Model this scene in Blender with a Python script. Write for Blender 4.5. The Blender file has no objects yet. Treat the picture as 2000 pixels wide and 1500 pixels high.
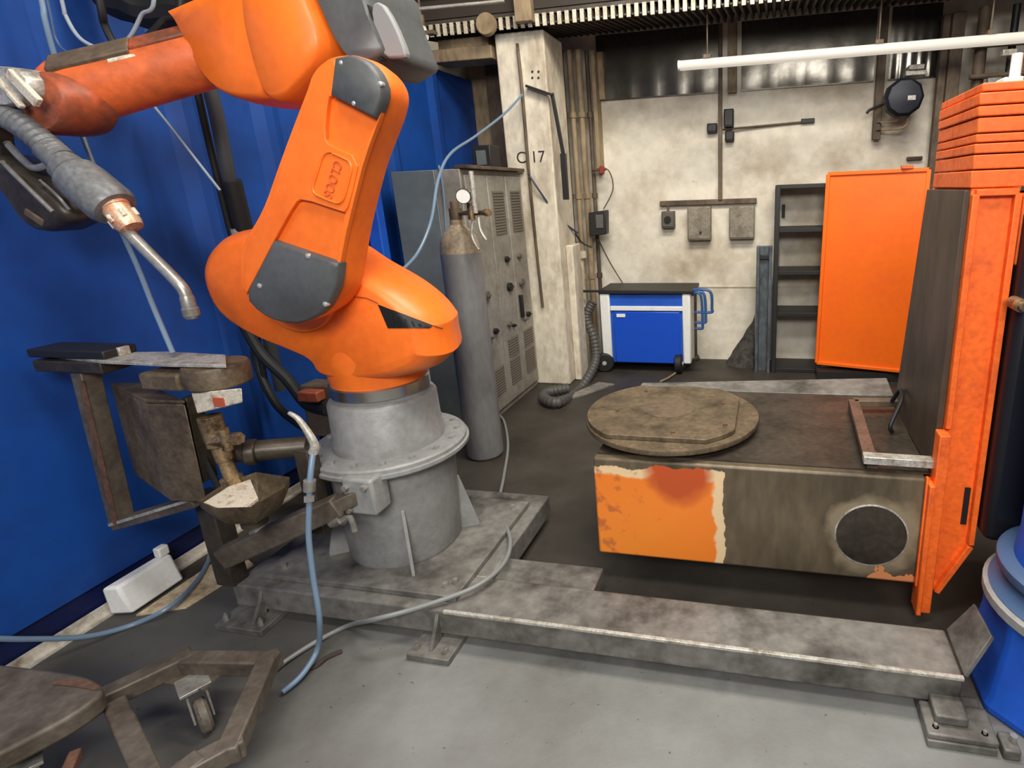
import bpy, bmesh, math, random
from mathutils import Vector as V, Matrix, noise
random.seed(7)
S = bpy.context.scene
COL = S.collection

# ---------------------------------------------------------------- camera
FPX, CX, CY, HC = 1112.09, 1264.27, 693.37, 1.75
R0 = V((0.97806144, 0.20526576, -0.03552159))     # camera right
R1 = V((0.02338543, -0.27762772, -0.96040407))    # camera down
R2 = V((-0.20699985, 0.9385035, -0.27633719))     # camera forward
cd = bpy.data.cameras.new('camera'); cam = bpy.data.objects.new('camera', cd); COL.objects.link(cam)
cd.sensor_fit = 'HORIZONTAL'; cd.sensor_width = 36; cd.lens = 36 * FPX / 2000
cd.shift_x = -(CX - 1000) / 2000; cd.shift_y = (CY - 750) / 2000
cd.clip_start = .05; cd.clip_end = 60
m = Matrix((R0, -R1, -R2)).transposed().to_4x4(); m.translation = (0, 0, HC)
cam.matrix_world = m
S.camera = cam

# ---------------------------------------------------------------- world, lamps, exposure
w = bpy.data.worlds.new('hall'); S.world = w; w.use_nodes = True
w.node_tree.nodes['Background'].inputs[0].default_value = (.82, .90, 1, 1)
w.node_tree.nodes['Background'].inputs[1].default_value = .07
def area(name, loc, target, sx, sy, power, col=(1, 1, 1)):
    l = bpy.data.lights.new(name, 'AREA'); l.shape = 'RECTANGLE'; l.size = sx; l.size_y = sy
    l.energy = power; l.color = col
    o = bpy.data.objects.new(name, l); COL.objects.link(o); o.location = loc
    o.rotation_euler = (V(target) - V(loc)).to_track_quat('-Z', 'Y').to_euler()
    return o
area('hall_lamp_bay', (.1, 2.75, 4.45), (.1, 4.9, .6), 2.8, .9, 172, (1, .94, .83))
area('hall_lamp_near', (-.1, .75, 4.3), (-.4, 1.9, .5), 2.6, .5, 68, (1, .97, .92))
area('front_fill', (.3, -1.7, 3.2), (-1.4, 2.2, .6), 2.0, .9, 125, (1, .97, .93))  # added fill from the camera side for the upright faces, no fixture behind it
S.view_settings.view_transform = 'Standard'; S.view_settings.look = 'None'
S.view_settings.exposure = .35; S.view_settings.gamma = 1; S.view_settings.use_curve_mapping = False

# ---------------------------------------------------------------- helpers
def P(x, y, X=None, Y=None, Z=None):
    """point of the place that the photograph shows at pixel x, y on a plane X=, Y= or Z="""
    d = R0 * ((x - CX) / FPX) + R1 * ((y - CY) / FPX) + R2
    t = d.x and (X / d.x) if X is not None else (Y / d.y if Y is not None else (Z - HC) / d.z)
    return V((0, 0, HC)) + d * t

def lin(c):
    return tuple(((v / 255) / 12.92 if v / 255 <= .04045 else ((v / 255 + .055) / 1.055) ** 2.4) for v in c) + (1,)

def mat(name, col, rough=.5, metal=0, dirt=None, scale=6, lo=.42, hi=.7, bump=0, bscale=60, detail=6, fine=.25, stretch=None):
    m = bpy.data.materials.new(name); m.use_nodes = True
    nt = m.node_tree; N = nt.nodes; L = nt.links; b = N['Principled BSDF']
    b.inputs['Roughness'].default_value = rough; b.inputs['Metallic'].default_value = metal
    c = lin(col); tc = N.new('ShaderNodeTexCoord'); src = tc.outputs['Object']
    if stretch:
        mp = N.new('ShaderNodeMapping'); mp.inputs['Scale'].default_value = stretch
        L.new(src, mp.inputs[0]); src = mp.outputs[0]
    if dirt:
        n = N.new('ShaderNodeTexNoise'); n.inputs['Scale'].default_value = scale; n.inputs['Detail'].default_value = detail
        n.inputs['Roughness'].default_value = .62
        L.new(src, n.inputs['Vector'])
        r = N.new('ShaderNodeValToRGB'); r.color_ramp.elements[0].position = lo; r.color_ramp.elements[1].position = hi
        r.color_ramp.elements[0].color = c; r.color_ramp.elements[1].color = lin(dirt)
        L.new(n.outputs['Fac'], r.inputs[0]); out = r.outputs[0]
        if fine:
            n2 = N.new('ShaderNodeTexNoise'); n2.inputs['Scale'].default_value = scale * 7; n2.inputs['Detail'].default_value = 4
            L.new(src, n2.inputs['Vector'])
            mr = N.new('ShaderNodeMapRange'); mr.inputs[1].default_value = .3; mr.inputs[2].default_value = .7
            mr.inputs[3].default_value = 1 - fine; mr.inputs[4].default_value = 1 + fine
            L.new(n2.outputs['Fac'], mr.inputs[0])
            mx = N.new('ShaderNodeMix'); mx.data_type = 'RGBA'; mx.blend_type = 'MULTIPLY'; mx.inputs[0].default_value = 1
            L.new(out, mx.inputs[6]); L.new(mr.outputs[0], mx.inputs[7]); out = mx.outputs[2]
        L.new(out, b.inputs['Base Color'])
        rr = N.new('ShaderNodeMapRange'); rr.inputs[3].default_value = max(.05, rough - .12); rr.inputs[4].default_value = min(1, rough + .18)
        L.new(n.outputs['Fac'], rr.inputs[0]); L.new(rr.outputs[0], b.inputs['Roughness'])
    else:
        b.inputs['Base Color'].default_value = c
    if bump:
        n3 = N.new('ShaderNodeTexNoise'); n3.inputs['Scale'].default_value = bscale; n3.inputs['Detail'].default_value = 5
        L.new(src, n3.inputs['Vector'])
        bp = N.new('ShaderNodeBump'); bp.inputs['Strength'].default_value = bump; bp.inputs['Distance'].default_value = .01
        L.new(n3.outputs['Fac'], bp.inputs['Height']); L.new(bp.outputs[0], b.inputs['Normal'])
    return m

def empty(name, label, cat, loc=(0, 0, 0), group=None):
    o = bpy.data.objects.new(name, None); COL.objects.link(o); o.location = loc
    o.empty_display_size = .1
    o['label'] = label; o['category'] = cat
    if group: o['group'] = group
    return o

def tag(o, label, cat, group=None, kind=None):
    o['label'] = label; o['category'] = cat
    if group: o['group'] = group
    if kind: o['kind'] = kind
    return o

def root_inverse(o):
    # meshes are written in world coordinates, so only an Empty's own offset has to be undone
    return Matrix.Translation(-o.location) if o.type == 'EMPTY' else Matrix.Identity(4)

def obj(name, bm, mt, parent=None, bevel=0, seg=2, smooth=True, label=None, angle=35):
    bmesh.ops.remove_doubles(bm, verts=bm.verts, dist=1e-5)
    bmesh.ops.recalc_face_normals(bm, faces=bm.faces)
    me = bpy.data.meshes.new(name); bm.to_mesh(me); bm.free()
    o = bpy.data.objects.new(name, me); COL.objects.link(o)
    for x in (mt if isinstance(mt, (list, tuple)) else [mt]): me.materials.append(x)
    if smooth:
        me.polygons.foreach_set('use_smooth', [True] * len(me.polygons))
        me.set_sharp_from_angle(angle=math.radians(angle))
    if parent is not None:
        o.parent = parent; o.matrix_parent_inverse = root_inverse(parent)
    if bevel:
        md = o.modifiers.new('bevel', 'BEVEL'); md.width = bevel; md.segments = seg
        md.limit_method = 'ANGLE'; md.angle_limit = math.radians(40); md.harden_normals = False
    if label: o['label'] = label
    return o

def struct(name, bm, mt, **k):
    o = obj(name, bm, mt, **k); o['kind'] = 'structure'; return o

B = bmesh.new
def hexa(bm, p, mi=0):
    """8 corners: bottom four, then top four"""
    vs = [bm.verts.new(q) for q in p]
    for f in ((0, 3, 2, 1), (4, 5, 6, 7), (0, 1, 5, 4), (1, 2, 6, 5), (2, 3, 7, 6), (3, 0, 4, 7)):
        bm.faces.new([vs[i] for i in f]).material_index = mi
    return bm
def box(bm, x0, x1, y0, y1, z0, z1, mi=0):
    return hexa(bm, [(x0, y0, z0), (x1, y0, z0), (x1, y1, z0), (x0, y1, z0), (x0, y0, z1), (x1, y0, z1), (x1, y1, z1), (x0, y1, z1)], mi)
def frame_of(d, up=V((0, 0, 1))):
    d = V(d).normalized()
    if abs(d.dot(up)) > .97: up = V((0, 1, 0))
    a = d.cross(up).normalized(); b = a.cross(d).normalized()
    return a, b
def bar(bm, p, q, w, h, up=V((0, 0, 1))):
    p, q = V(p), V(q); a, b = frame_of(q - p, up); a = a * w / 2; b = b * h / 2
    return hexa(bm, [p - a - b, p + a - b, q + a - b, q - a - b, p - a + b, p + a + b, q + a + b, q - a + b])
def cyl(bm, p, q, r, r2=None, n=24, cap=True):
    p, q = V(p), V(q); a, b = frame_of(q - p); r2 = r if r2 is None else r2
    c0 = [bm.verts.new(p + (a * math.cos(t) + b * math.sin(t)) * r) for t in [2 * math.pi * i / n for i in range(n)]]
    c1 = [bm.verts.new(q + (a * math.cos(t) + b * math.sin(t)) * r2) for t in [2 * math.pi * i / n for i in range(n)]]
    for i in range(n): bm.faces.new((c0[i], c0[(i + 1) % n], c1[(i + 1) % n], c1[i]))
    if cap: bm.faces.new(c0[::-1]); bm.faces.new(c1)
    return bm
def lathe(bm, c, prof, n=48, axis=V((0, 0, 1)), ph=0):
    c = V(c); axis = V(axis).normalized(); a, b = frame_of(axis); rings = []
    for r, z in prof:
        rings.append([bm.verts.new(c + axis * z + (a * math.cos(t) + b * math.sin(t)) * max(r, 1e-4)) for t in [2 * math.pi * i / n + ph for i in range(n)]])
    for u, v in zip(rings, rings[1:]):
        for i in range(n): bm.faces.new((u[i], u[(i + 1) % n], v[(i + 1) % n], v[i]))
    bm.faces.new(rings[0][::-1]); bm.faces.new(rings[-1])
    return bm
def spline(pts, n=8):
    pts = [V(p) for p in pts]; out = []
    for i in range(len(pts) - 1):
        p0 = pts[max(i - 1, 0)]; p1 = pts[i]; p2 = pts[i + 1]; p3 = pts[min(i + 2, len(pts) - 1)]
        for k in range(n):
            t = k / n
            out.append(.5 * ((2 * p1) + (p2 - p0) * t + (2 * p0 - 5 * p1 + 4 * p2 - p3) * t * t + (3 * p1 - p0 - 3 * p2 + p3) * t ** 3))
    out.append(pts[-1]); return out
def tube(bm, pts, r, n=10, sm=8, rad=None):
    pts = spline(pts, sm) if sm else [V(p) for p in pts]
    prev = None; rings = []
    for i, p in enumerate(pts):
        d = (pts[min(i + 1, len(pts) - 1)] - pts[max(i - 1, 0)]).normalized()
        if prev is None: a, b = frame_of(d)
        else:
            a = (prev - d * prev.dot(d)).normalized(); b = d.cross(a)
        prev = a; rr = rad(i / (len(pts) - 1)) if rad else r
        rings.append([bm.verts.new(p + (a * math.cos(t) + b * math.sin(t)) * rr) for t in [2 * math.pi * k / n for k in range(n)]])
    for u, v in zip(rings, rings[1:]):
        for i in range(n): bm.faces.new((u[i], u[(i + 1) % n], v[(i + 1) % n], v[i]))
    bm.faces.new(rings[0][::-1]); bm.faces.new(rings[-1])
    return bm
def prism(bm, pts, vec, mi=0):
    vec = V(vec); a = [bm.verts.new(p) for p in pts]; b = [bm.verts.new(V(p) + vec) for p in pts]; n = len(a)
    bm.faces.new(a).material_index = mi; bm.faces.new(b[::-1]).material_index = mi
    for i in range(n): bm.faces.new((a[i], b[i], b[(i + 1) % n], a[(i + 1) % n])).material_index = mi
    return bm
def chaikin(p, it=2, keep=()):
    """rounds an outline; indices in keep stay sharp"""
    pts = [(V(q), i in keep) for i, q in enumerate(p)]
    for _ in range(it):
        out = []; n = len(pts)
        for i in range(n):
            (a, ka), (b, kb) = pts[i], pts[(i + 1) % n]
            if ka: out.append((a, True))
            out.append((a.lerp(b, .25), False)); out.append((a.lerp(b, .75), False))
        pts = out
    return [q for q, _ in pts]
def pillow(bm, pts, ys, sc, mode=None):
    """lofts one outline along Y with per-section scale about its middle"""
    c = sum((V(p) for p in pts), V()) / len(pts); y0 = V(pts[0]).y; rings = []
    for y, s in zip(ys, sc):
        rings.append([bm.verts.new((c.x + (p[0] - c.x) * s, y, c.z + (p[2] - c.z) * s)) for p in pts])
    n = len(pts)
    for u, v in zip(rings, rings[1:]):
        for i in range(n): bm.faces.new((u[i], u[(i + 1) % n], v[(i + 1) % n], v[i]))
    bm.faces.new(rings[0][::-1]); bm.faces.new(rings[-1])
    return bm
def px(l, **k): return [P(x, y, **k) for x, y in l]
def text(name, body, size, origin, u, v, mt, parent=None, depth=.004, align='CENTER', sx=1):
    cu = bpy.data.curves.new(name, 'FONT'); cu.body = body; cu.size = size; cu.extrude = depth; cu.align_x = align; cu.align_y = 'CENTER'
    t = bpy.data.objects.new(name, cu); COL.objects.link(t)
    bpy.context.view_layer.update()
    me = bpy.data.meshes.new_from_object(t.evaluated_get(bpy.context.evaluated_depsgraph_get()))
    bpy.data.objects.remove(t)
    u = V(u).normalized(); v = V(v).normalized(); nrm = u.cross(v)
    M = Matrix((u * sx, v, nrm)).transposed().to_4x4(); M.translation = origin
    me.transform(M); me.materials.clear(); me.materials.append(mt); me.name = name
    o = bpy.data.objects.new(name, me); COL.objects.link(o)
    if parent is not None: o.parent = parent; o.matrix_parent_inverse = root_inverse(parent)
    return o
def bolts(parent, pts, nrm, r, h, mt, name='bolt'):
    for p in pts:
        bm = B(); cyl(bm, p, V(p) + V(nrm) * h, r, r * .85, 6 if name == 'bolt' else 14); obj(name, bm, mt, parent, smooth=name != 'bolt')
def hose(name, pts, r, mt, label, cat='hose', group=None, n=10):
    bm = B(); tube(bm, pts, r, n); return tag(obj(name, bm, mt), label, cat, group)

# ---------------------------------------------------------------- materials
ORANGE = mat('orange_paint', (252, 122, 38), .38, 0, (238, 102, 28), 4, .45, .8, fine=.06)
ORANGE_OLD = mat('worn_orange_paint', (224, 106, 50), .45, 0, (164, 80, 44), 5, .45, .75, fine=.12)
ORANGE_SHEET = mat('orange_sheet_paint', (255, 112, 8), .45, 0, (246, 98, 6), 3, .4, .8, fine=.03)
ORANGE_POS = mat('positioner_orange_paint', (246, 108, 34), .45, 0, (196, 74, 26), 7, .5, .82, fine=.14)
SOOTY = mat('sooty_orange_paint', (178, 82, 44), .5, 0, (92, 66, 52), 6, .35, .65, fine=.2)
BLUE_WALL = mat('blue_partition_paint', (16, 72, 154), .5, 0, (11, 50, 116), 1.6, .38, .72, fine=.06, bump=.05, bscale=9)
BLUE_DARK = mat('dark_blue_paint', (7, 22, 76), .5, 0, (5, 16, 58), 3, .4, .7, fine=.1)
BLUE = mat('machine_blue_paint', (18, 84, 190), .6, 0, (12, 62, 160), 3, .45, .8, fine=.05)
BLUE_STEEL = mat('blue_steel_tube', (60, 96, 150), .4, .2)
GRAY_CAST = mat('gray_cast_paint', (150, 150, 148), .42, .05, (122, 121, 117), 5, .4, .75, fine=.1, bump=.08, bscale=90)
COVER = mat('gray_plastic_cover', (86, 88, 88), .42, 0, (72, 73, 72), 6, .4, .8, fine=.08)
STEEL = mat('bare_steel', (176, 174, 166), .32, .55, (120, 112, 100), 8, .4, .75, fine=.15)
CHROME = mat('machined_ring_steel', (205, 202, 194), .22, .95)
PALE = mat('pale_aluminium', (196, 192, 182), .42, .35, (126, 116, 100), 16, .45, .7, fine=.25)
DECKEDGE = mat('pale_deck_edge', (206, 196, 176), .55, 0, (160, 146, 122), 12, .45, .7)
DARKSTEEL = mat('dark_oily_steel', (78, 70, 60), .4, .35, (44, 38, 32), 5, .4, .72, fine=.2, bump=.05)
BROWNSTEEL = mat('brown_spattered_steel', (110, 95, 73), .5, .2, (68, 56, 42), 7, .4, .7, fine=.25, bump=.2, bscale=120)
RUSTY = mat('rust_brown_steel', (116, 82, 66), .6, .15, (80, 64, 52), 9, .4, .7, fine=.25)
BEAMSTEEL = mat('base_frame_gray_steel', (124, 121, 115), .48, .2, (62, 58, 52), 3.2, .45, .66, fine=.22, bump=.1, bscale=70)
CARTSTEEL = mat('trolley_brown_gray_steel', (104, 95, 84), .5, .2, (70, 60, 50), 6, .4, .72, fine=.2)
BLACK = mat('black_rubber', (22, 21, 21), .6, 0)
BLACKMET = mat('black_painted_metal', (36, 35, 34), .5, .1)
CABINET = mat('cabinet_gray_paint', (150, 146, 136), .45, .05, (116, 108, 96), 4, .42, .75, fine=.12)
CABSIDE = mat('cabinet_blue_gray_side', (118, 126, 125), .42, .2, (92, 99, 100), 2, .4, .75, fine=.06)
GRILLE = mat('vent_grille_gray', (104, 96, 86), .6, .1)
CYLGRAY = mat('gas_cylinder_gray_paint', (126, 126, 126), .42, .1, (98, 92, 84), 5, .45, .75, fine=.1, stretch=(1, 1, .35))
CYLTOP = mat('gas_cylinder_shoulder', (160, 144, 118), .45, .05, (118, 104, 84), 8, .45, .7)
BRASS = mat('dirty_brass', (176, 150, 112), .4, .6, (88, 72, 54), 25, .4, .65)
COPPER = mat('copper_collar', (236, 196, 164), .32, .35, (206, 130, 92), 22, .45, .65)
WHITE_PAINT = mat('white_plastic', (232, 232, 228), .4, 0, (200, 196, 186), 8, .55, .8, fine=.04)
TRIM = mat('dirty_white_trim', (206, 198, 184), .5, 0, (140, 124, 104), 9, .5, .72, fine=.15)
PILLARW = mat('dirty_white_concrete', (214, 204, 184), .75, 0, (150, 132, 106), 3.2, .48, .74, fine=.16, bump=.15, bscale=40, stretch=(1, 1, .5))
BEIGE = mat('grimy_beige_paint', (156, 136, 106), .6, 0, (98, 80, 60), 4, .45, .72, fine=.2, stretch=(1, 1, .35))
GRIME = mat('grimy_brown_steel', (104, 88, 70), .6, .1, (62, 50, 40), 5, .4, .7, fine=.2, stretch=(1, 1, .4))
SHEET = mat('dull_metal_sheet', (112, 108, 100), .22, .8, (84, 80, 72), 2.4, .4, .7, fine=.08, bump=.35, bscale=3)
BOXGRAY = mat('switch_box_gray', (138, 130, 114), .5, .05, (108, 98, 82), 9, .45, .7)
TUBE_HOSE = mat('blue_gray_hose', (112, 134, 156), .35, 0)
GRAY_HOSE = mat('gray_hose', (128, 130, 128), .4, 0)
PALE_WIRE = mat('pale_wire', (150, 160, 170), .4, 0)
DARK_HOSE = mat('dark_ribbed_hose', (78, 76, 72), .5, 0)
DECK = mat('corrugated_deck_steel', (76, 69, 59), .6, .1, (52, 46, 40), 6, .4, .7, fine=.15)
CEIL = mat('dark_ceiling_paint', (44, 40, 36), .8)
TORCHGRAY = mat('torch_gray_plastic', (112, 113, 114), .36, 0, (92, 92, 92), 8, .4, .8)
RUBBER_WHEEL = mat('gray_rubber_wheel', (120, 110, 98), .55, 0, (84, 76, 66), 14, .4, .7)
SCREW = mat('bright_screw_head', (225, 225, 220), .25, .6)
SPATTER = mat('white_spattered_metal', (214, 204, 184), .6, .1, (150, 110, 80), 22, .52, .7, fine=.2)
RED = mat('red_valve_paint', (140, 46, 36), .5)
INK = mat('black_stencil_paint', (40, 38, 36), .8)

# wall with grime that gets denser in blotches; floor with worn paint and soot
def wall_mat():
    m = mat('stained_white_wall', (222, 214, 197), .8, 0, (170, 152, 124), 1.5, .46, .74, bump=.12, bscale=25, detail=8, fine=.10)
    nt = m.node_tree; N = nt.nodes; L = nt.links; b = N['Principled BSDF']
    src = b.inputs['Base Color'].links[0].from_socket
    tc = N.new('ShaderNodeTexCoord')
    v = N.new('ShaderNodeTexNoise'); v.inputs['Scale'].default_value = 7; v.inputs['Detail'].default_value = 10; v.inputs['Roughness'].default_value = .7
    L.new(tc.outputs['Object'], v.inputs['Vector'])
    r = N.new('ShaderNodeValToRGB'); r.color_ramp.elements[0].position = .66; r.color_ramp.elements[1].position = .74
    r.color_ramp.elements[0].color = (1, 1, 1, 1); r.color_ramp.elements[1].color = (.34, .28, .22, 1)
    L.new(v.outputs['Fac'], r.inputs[0])
    mx = N.new('ShaderNodeMix'); mx.data_type = 'RGBA'; mx.blend_type = 'MULTIPLY'; mx.inputs[0].default_value = 1
    L.new(src, mx.inputs[6]); L.new(r.outputs[0], mx.inputs[7]); L.new(mx.outputs[2], b.inputs['Base Color'])
    return m
WALLM = wall_mat()
def floor_mat():
    m = bpy.data.materials.new('worn_gray_floor'); m.use_nodes = True
    nt = m.node_tree; N = nt.nodes; L = nt.links; b = N['Principled BSDF']
    tc = N.new('ShaderNodeTexCoord')
    def nz(s, d=8, ro=.6):
        n = N.new('ShaderNodeTexNoise'); n.inputs['Scale'].default_value = s; n.inputs['Detail'].default_value = d; n.inputs['Roughness'].default_value = ro
        L.new(tc.outputs['Object'], n.inputs['Vector']); return n.outputs['Fac']
    def ramp(src, a, c0, bb, c1):
        r = N.new('ShaderNodeValToRGB'); e = r.color_ramp.elements; e[0].position = a; e[1].position = bb; e[0].color = lin(c0); e[1].color = lin(c1)
        L.new(src, r.inputs[0]); return r.outputs[0]
    base = ramp(nz(1.6), .38, (130, 131, 128), .68, (104, 103, 98))
    soot = ramp(nz(2.4), .35, (66, 61, 54), .7, (44, 39, 33))
    sep = N.new('ShaderNodeSeparateXYZ'); L.new(tc.outputs['Object'], sep.inputs[0])
    ns = N.new('ShaderNodeMath'); ns.operation = 'MULTIPLY_ADD'; ns.inputs[1].default_value = .8; L.new(nz(2.2), ns.inputs[0]); L.new(sep.outputs['Y'], ns.inputs[2])
    mk = N.new('ShaderNodeMapRange'); mk.inputs[1].default_value = 2.1; mk.inputs[2].default_value = 2.35; L.new(ns.outputs[0], mk.inputs[0])
    # grime left of the trolley as well
    nx = N.new('ShaderNodeMath'); nx.operation = 'MULTIPLY_ADD'; nx.inputs[1].default_value = 1.1; L.new(nz(1.8), nx.inputs[0]); L.new(sep.outputs['X'], nx.inputs[2])
    mk2 = N.new('ShaderNodeMapRange'); mk2.inputs[1].default_value = -.75; mk2.inputs[2].default_value = -1.25; mk2.inputs[4].default_value = .72; L.new(nx.outputs[0], mk2.inputs[0])
    mm = N.new('ShaderNodeMath'); mm.operation = 'MAXIMUM'; L.new(mk.outputs[0], mm.inputs[0]); L.new(mk2.outputs[0], mm.inputs[1])
    mx = N.new('ShaderNodeMix'); mx.data_type = 'RGBA'; L.new(mm.outputs[0], mx.inputs[0]); L.new(base, mx.inputs[6]); L.new(soot, mx.inputs[7])
    sp = ramp(nz(30, 4, .7), .66, (255, 255, 255), .72, (150, 146, 140))
    m2 = N.new('ShaderNodeMix'); m2.data_type = 'RGBA'; m2.blend_type = 'MULTIPLY'; m2.inputs[0].default_value = 1
    L.new(mx.outputs[2], m2.inputs[6]); L.new(sp, m2.inputs[7])
    L.new(m2.outputs[2], b.inputs['Base Color']); b.inputs['Roughness'].default_value = .55
    bp = N.new('ShaderNodeBump'); bp.inputs['Strength'].default_value = .15; bp.inputs['Distance'].default_value = .01
    L.new(nz(45), bp.inputs['Height']); L.new(bp.outputs[0], b.inputs['Normal'])
    return m
FLOORM = floor_mat()
def arm_mat():
    """bare steel box with a patch of orange paint left at its outer end, ragged pale edge"""
    m = mat('half_painted_steel_box', (116, 103, 82), .42, .3, (70, 61, 48), 4, .4, .7, bump=.05, fine=.15, stretch=(1, 1, .3))
    nt = m.node_tree; N = nt.nodes; L = nt.links; b = N['Principled BSDF']
    steel = b.inputs['Base Color'].links[0].from_socket
    tc = N.new('ShaderNodeTexCoord'); sep = N.new('ShaderNodeSeparateXYZ'); L.new(tc.outputs['Object'], sep.inputs[0])
    n = N.new('ShaderNodeTexNoise'); n.inputs['Scale'].default_value = 9; n.inputs['Detail'].default_value = 5; L.new(tc.outputs['Object'], n.inputs['Vector'])
    def math_(op, a, bb=None, c=None):
        x = N.new('ShaderNodeMath'); x.operation = op
        for i, q in enumerate((a, bb, c)):
            if q is None: continue
            if isinstance(q, (int, float)): x.inputs[i].default_value = q
            else: L.new(q, x.inputs[i])
        return x.outputs[0]
    # edge coordinate: signed distance to the patch border in x and z
    ex = math_('SUBTRACT', -.165, sep.outputs['X'])
    ez = math_('SUBTRACT', .615, sep.outputs['Z'])
    e = math_('MINIMUM', ex, ez)
    e = math_('ADD', e, math_('MULTIPLY', math_('SUBTRACT', n.outputs['Fac'], .5), .10))
    r = N.new('ShaderNodeValToRGB'); cr = r.color_ramp
    cr.elements[0].position = .495; cr.elements[0].color = (0, 0, 0, 1); cr.elements[1].position = .5; cr.elements[1].color = lin((236, 206, 160))
    q = cr.elements.new(.535); q.color = lin((240, 208, 160)); q = cr.elements.new(.545); q.color = lin((246, 132, 44)); q = cr.elements.new(.9); q.color = lin((252, 146, 52))
    L.new(math_('ADD', e, .5), r.inputs[0])
    e2 = math_('MINIMUM', math_('SUBTRACT', sep.outputs['X'], .40), math_('SUBTRACT', .235, sep.outputs['Z']))
    e2 = math_('ADD', e2, math_('MULTIPLY', math_('SUBTRACT', n.outputs['Fac'], .62), .45))
    px_ = math_('SUBTRACT', sep.outputs['X'], .434); pz_ = math_('SUBTRACT', sep.outputs['Z'], .38)
    rr_ = math_('SQRT', math_('ADD', math_('MULTIPLY', px_, px_), math_('MULTIPLY', pz_, pz_)))
    halo = N.new('ShaderNodeMapRange'); halo.inputs[1].default_value = .20; halo.inputs[2].default_value = .15
    L.new(math_('ADD', rr_, math_('MULTIPLY', math_('SUBTRACT', n.outputs['Fac'], .5), .16)), halo.inputs[0])
    mh = N.new('ShaderNodeMix'); mh.data_type = 'RGBA'; L.new(math_('MULTIPLY', halo.outputs[0], .7), mh.inputs[0]); L.new(steel, mh.inputs[6]); mh.inputs[7].default_value = lin((172, 156, 126))
    mo2 = N.new('ShaderNodeMix'); mo2.data_type = 'RGBA'; L.new(math_('GREATER_THAN', e2, 0), mo2.inputs[0]); L.new(mh.outputs[2], mo2.inputs[6]); mo2.inputs[7].default_value = lin((232, 152, 98))
    steel = mo2.outputs[2]
    msk = math_('GREATER_THAN', e, -.003)
    front = math_('LESS_THAN', sep.outputs['Y'], 2.16)
    msk = math_('MULTIPLY', msk, front)
    # red-brown burnt half moon under the turntable
    dx = math_('SUBTRACT', sep.outputs['X'], -.36); dz = math_('SUBTRACT', sep.outputs['Z'], .62)
    dd = math_('ADD', math_('MULTIPLY', math_('MULTIPLY', dx, dx), 30), math_('MULTIPLY', math_('MULTIPLY', dz, dz), 20))
    dd = math_('ADD', dd, math_('MULTIPLY', n.outputs['Fac'], .5))
    mr = N.new('ShaderNodeMapRange'); mr.inputs[1].default_value = 1.0; mr.inputs[2].default_value = .62; L.new(dd, mr.inputs[0])
    mz = N.new('ShaderNodeMix'); mz.data_type = 'RGBA'; L.new(mr.outputs[0], mz.inputs[0]); L.new(r.outputs[0], mz.inputs[6]); mz.inputs[7].default_value = lin((196, 84, 38))
    # dark rust streaks at the outer edge
    n2 = N.new('ShaderNodeTexNoise'); n2.inputs['Scale'].default_value = 14; n2.inputs['Detail'].default_value = 6; L.new(tc.outputs['Object'], n2.inputs['Vector'])
    xs = math_('ADD', n2.outputs['Fac'], math_('MULTIPLY', math_('SUBTRACT', -.52, sep.outputs['X']), .7))
    ms = N.new('ShaderNodeMapRange'); ms.inputs[1].default_value = .62; ms.inputs[2].default_value = .70; ms.inputs[4].default_value = .8; L.new(xs, ms.inputs[0])
    mw = N.new('ShaderNodeMix'); mw.data_type = 'RGBA'; L.new(ms.outputs[0], mw.inputs[0]); L.new(mz.outputs[2], mw.inputs[6]); mw.inputs[7].default_value = lin((190, 104, 56))
    mx = N.new('ShaderNodeMix'); mx.data_type = 'RGBA'; L.new(msk, mx.inputs[0]); L.new(steel, mx.inputs[6]); L.new(mw.outputs[2], mx.inputs[7])
    L.new(mx.outputs[2], b.inputs['Base Color'])
    mt = math_('MULTIPLY', math_('SUBTRACT', 1, msk), .3); L.new(mt, b.inputs['Metallic'])
    return m
ARMM = arm_mat()
def lamp_mat():
    m = bpy.data.materials.new('lamp_tube_plastic'); m.use_nodes = True; b = m.node_tree.nodes['Principled BSDF']
    b.inputs['Base Color'].default_value = lin((150, 148, 142)); b.inputs['Roughness'].default_value = .35
    b.inputs['Emission Color'].default_value = lin((255, 244, 226)); b.inputs['Emission Strength'].default_value = .42
    return m
LAMPM = lamp_mat()
# ---------------------------------------------------------------- the setting
bm = B(); box(bm, -4.2, 4.2, -2.6, 6.4, -.08, 0); struct('floor', bm, FLOORM, smooth=False)
bm = B(); box(bm, -4.2, 4.2, 5.85, 6.05, 0, 3.3)
box(bm, -1.7, 2.6, 5.838, 5.85, .775, .787); struct('wall_back', bm, WALLM, smooth=False)
# blue partition on the left: sheet with shallow standing folds
bm = B(); box(bm, -3.0, -2.9, -2.4, 5.62, 0.15, 2.845)
for y, d in ((2.55, .03), (3.05, .025), (3.55, .03), (4.2, .03), (4.9, .03)):
    prism(bm, [(-2.9, y - .10, .16), (-2.9 + d, y - .03, .16), (-2.9 + d, y + .03, .16), (-2.9, y + .10, .16)], (0, 0, 2.66))
struct('wall_left', bm, BLUE_WALL, smooth=False)
bm = B(); box(bm, -2.985, -2.915, -2.4, 5.6, 0, .15); struct('baseboard_left', bm, BLUE_DARK, smooth=False)
bm = B(); box(bm, -2.9, -2.862, 1.15, 3.7, 0, .012); box(bm, -2.9, -2.888, 1.15, 3.7, .012, .05); struct('trim_1', bm, TRIM, smooth=False)
bm = B(); box(bm, 2.55, 2.65, 1.2, 5.85, 0, 3.1); struct('wall_right', bm, mat('grimy_dark_wall', (58, 54, 50), .7, 0, (36, 33, 30), 2), smooth=False)
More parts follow.
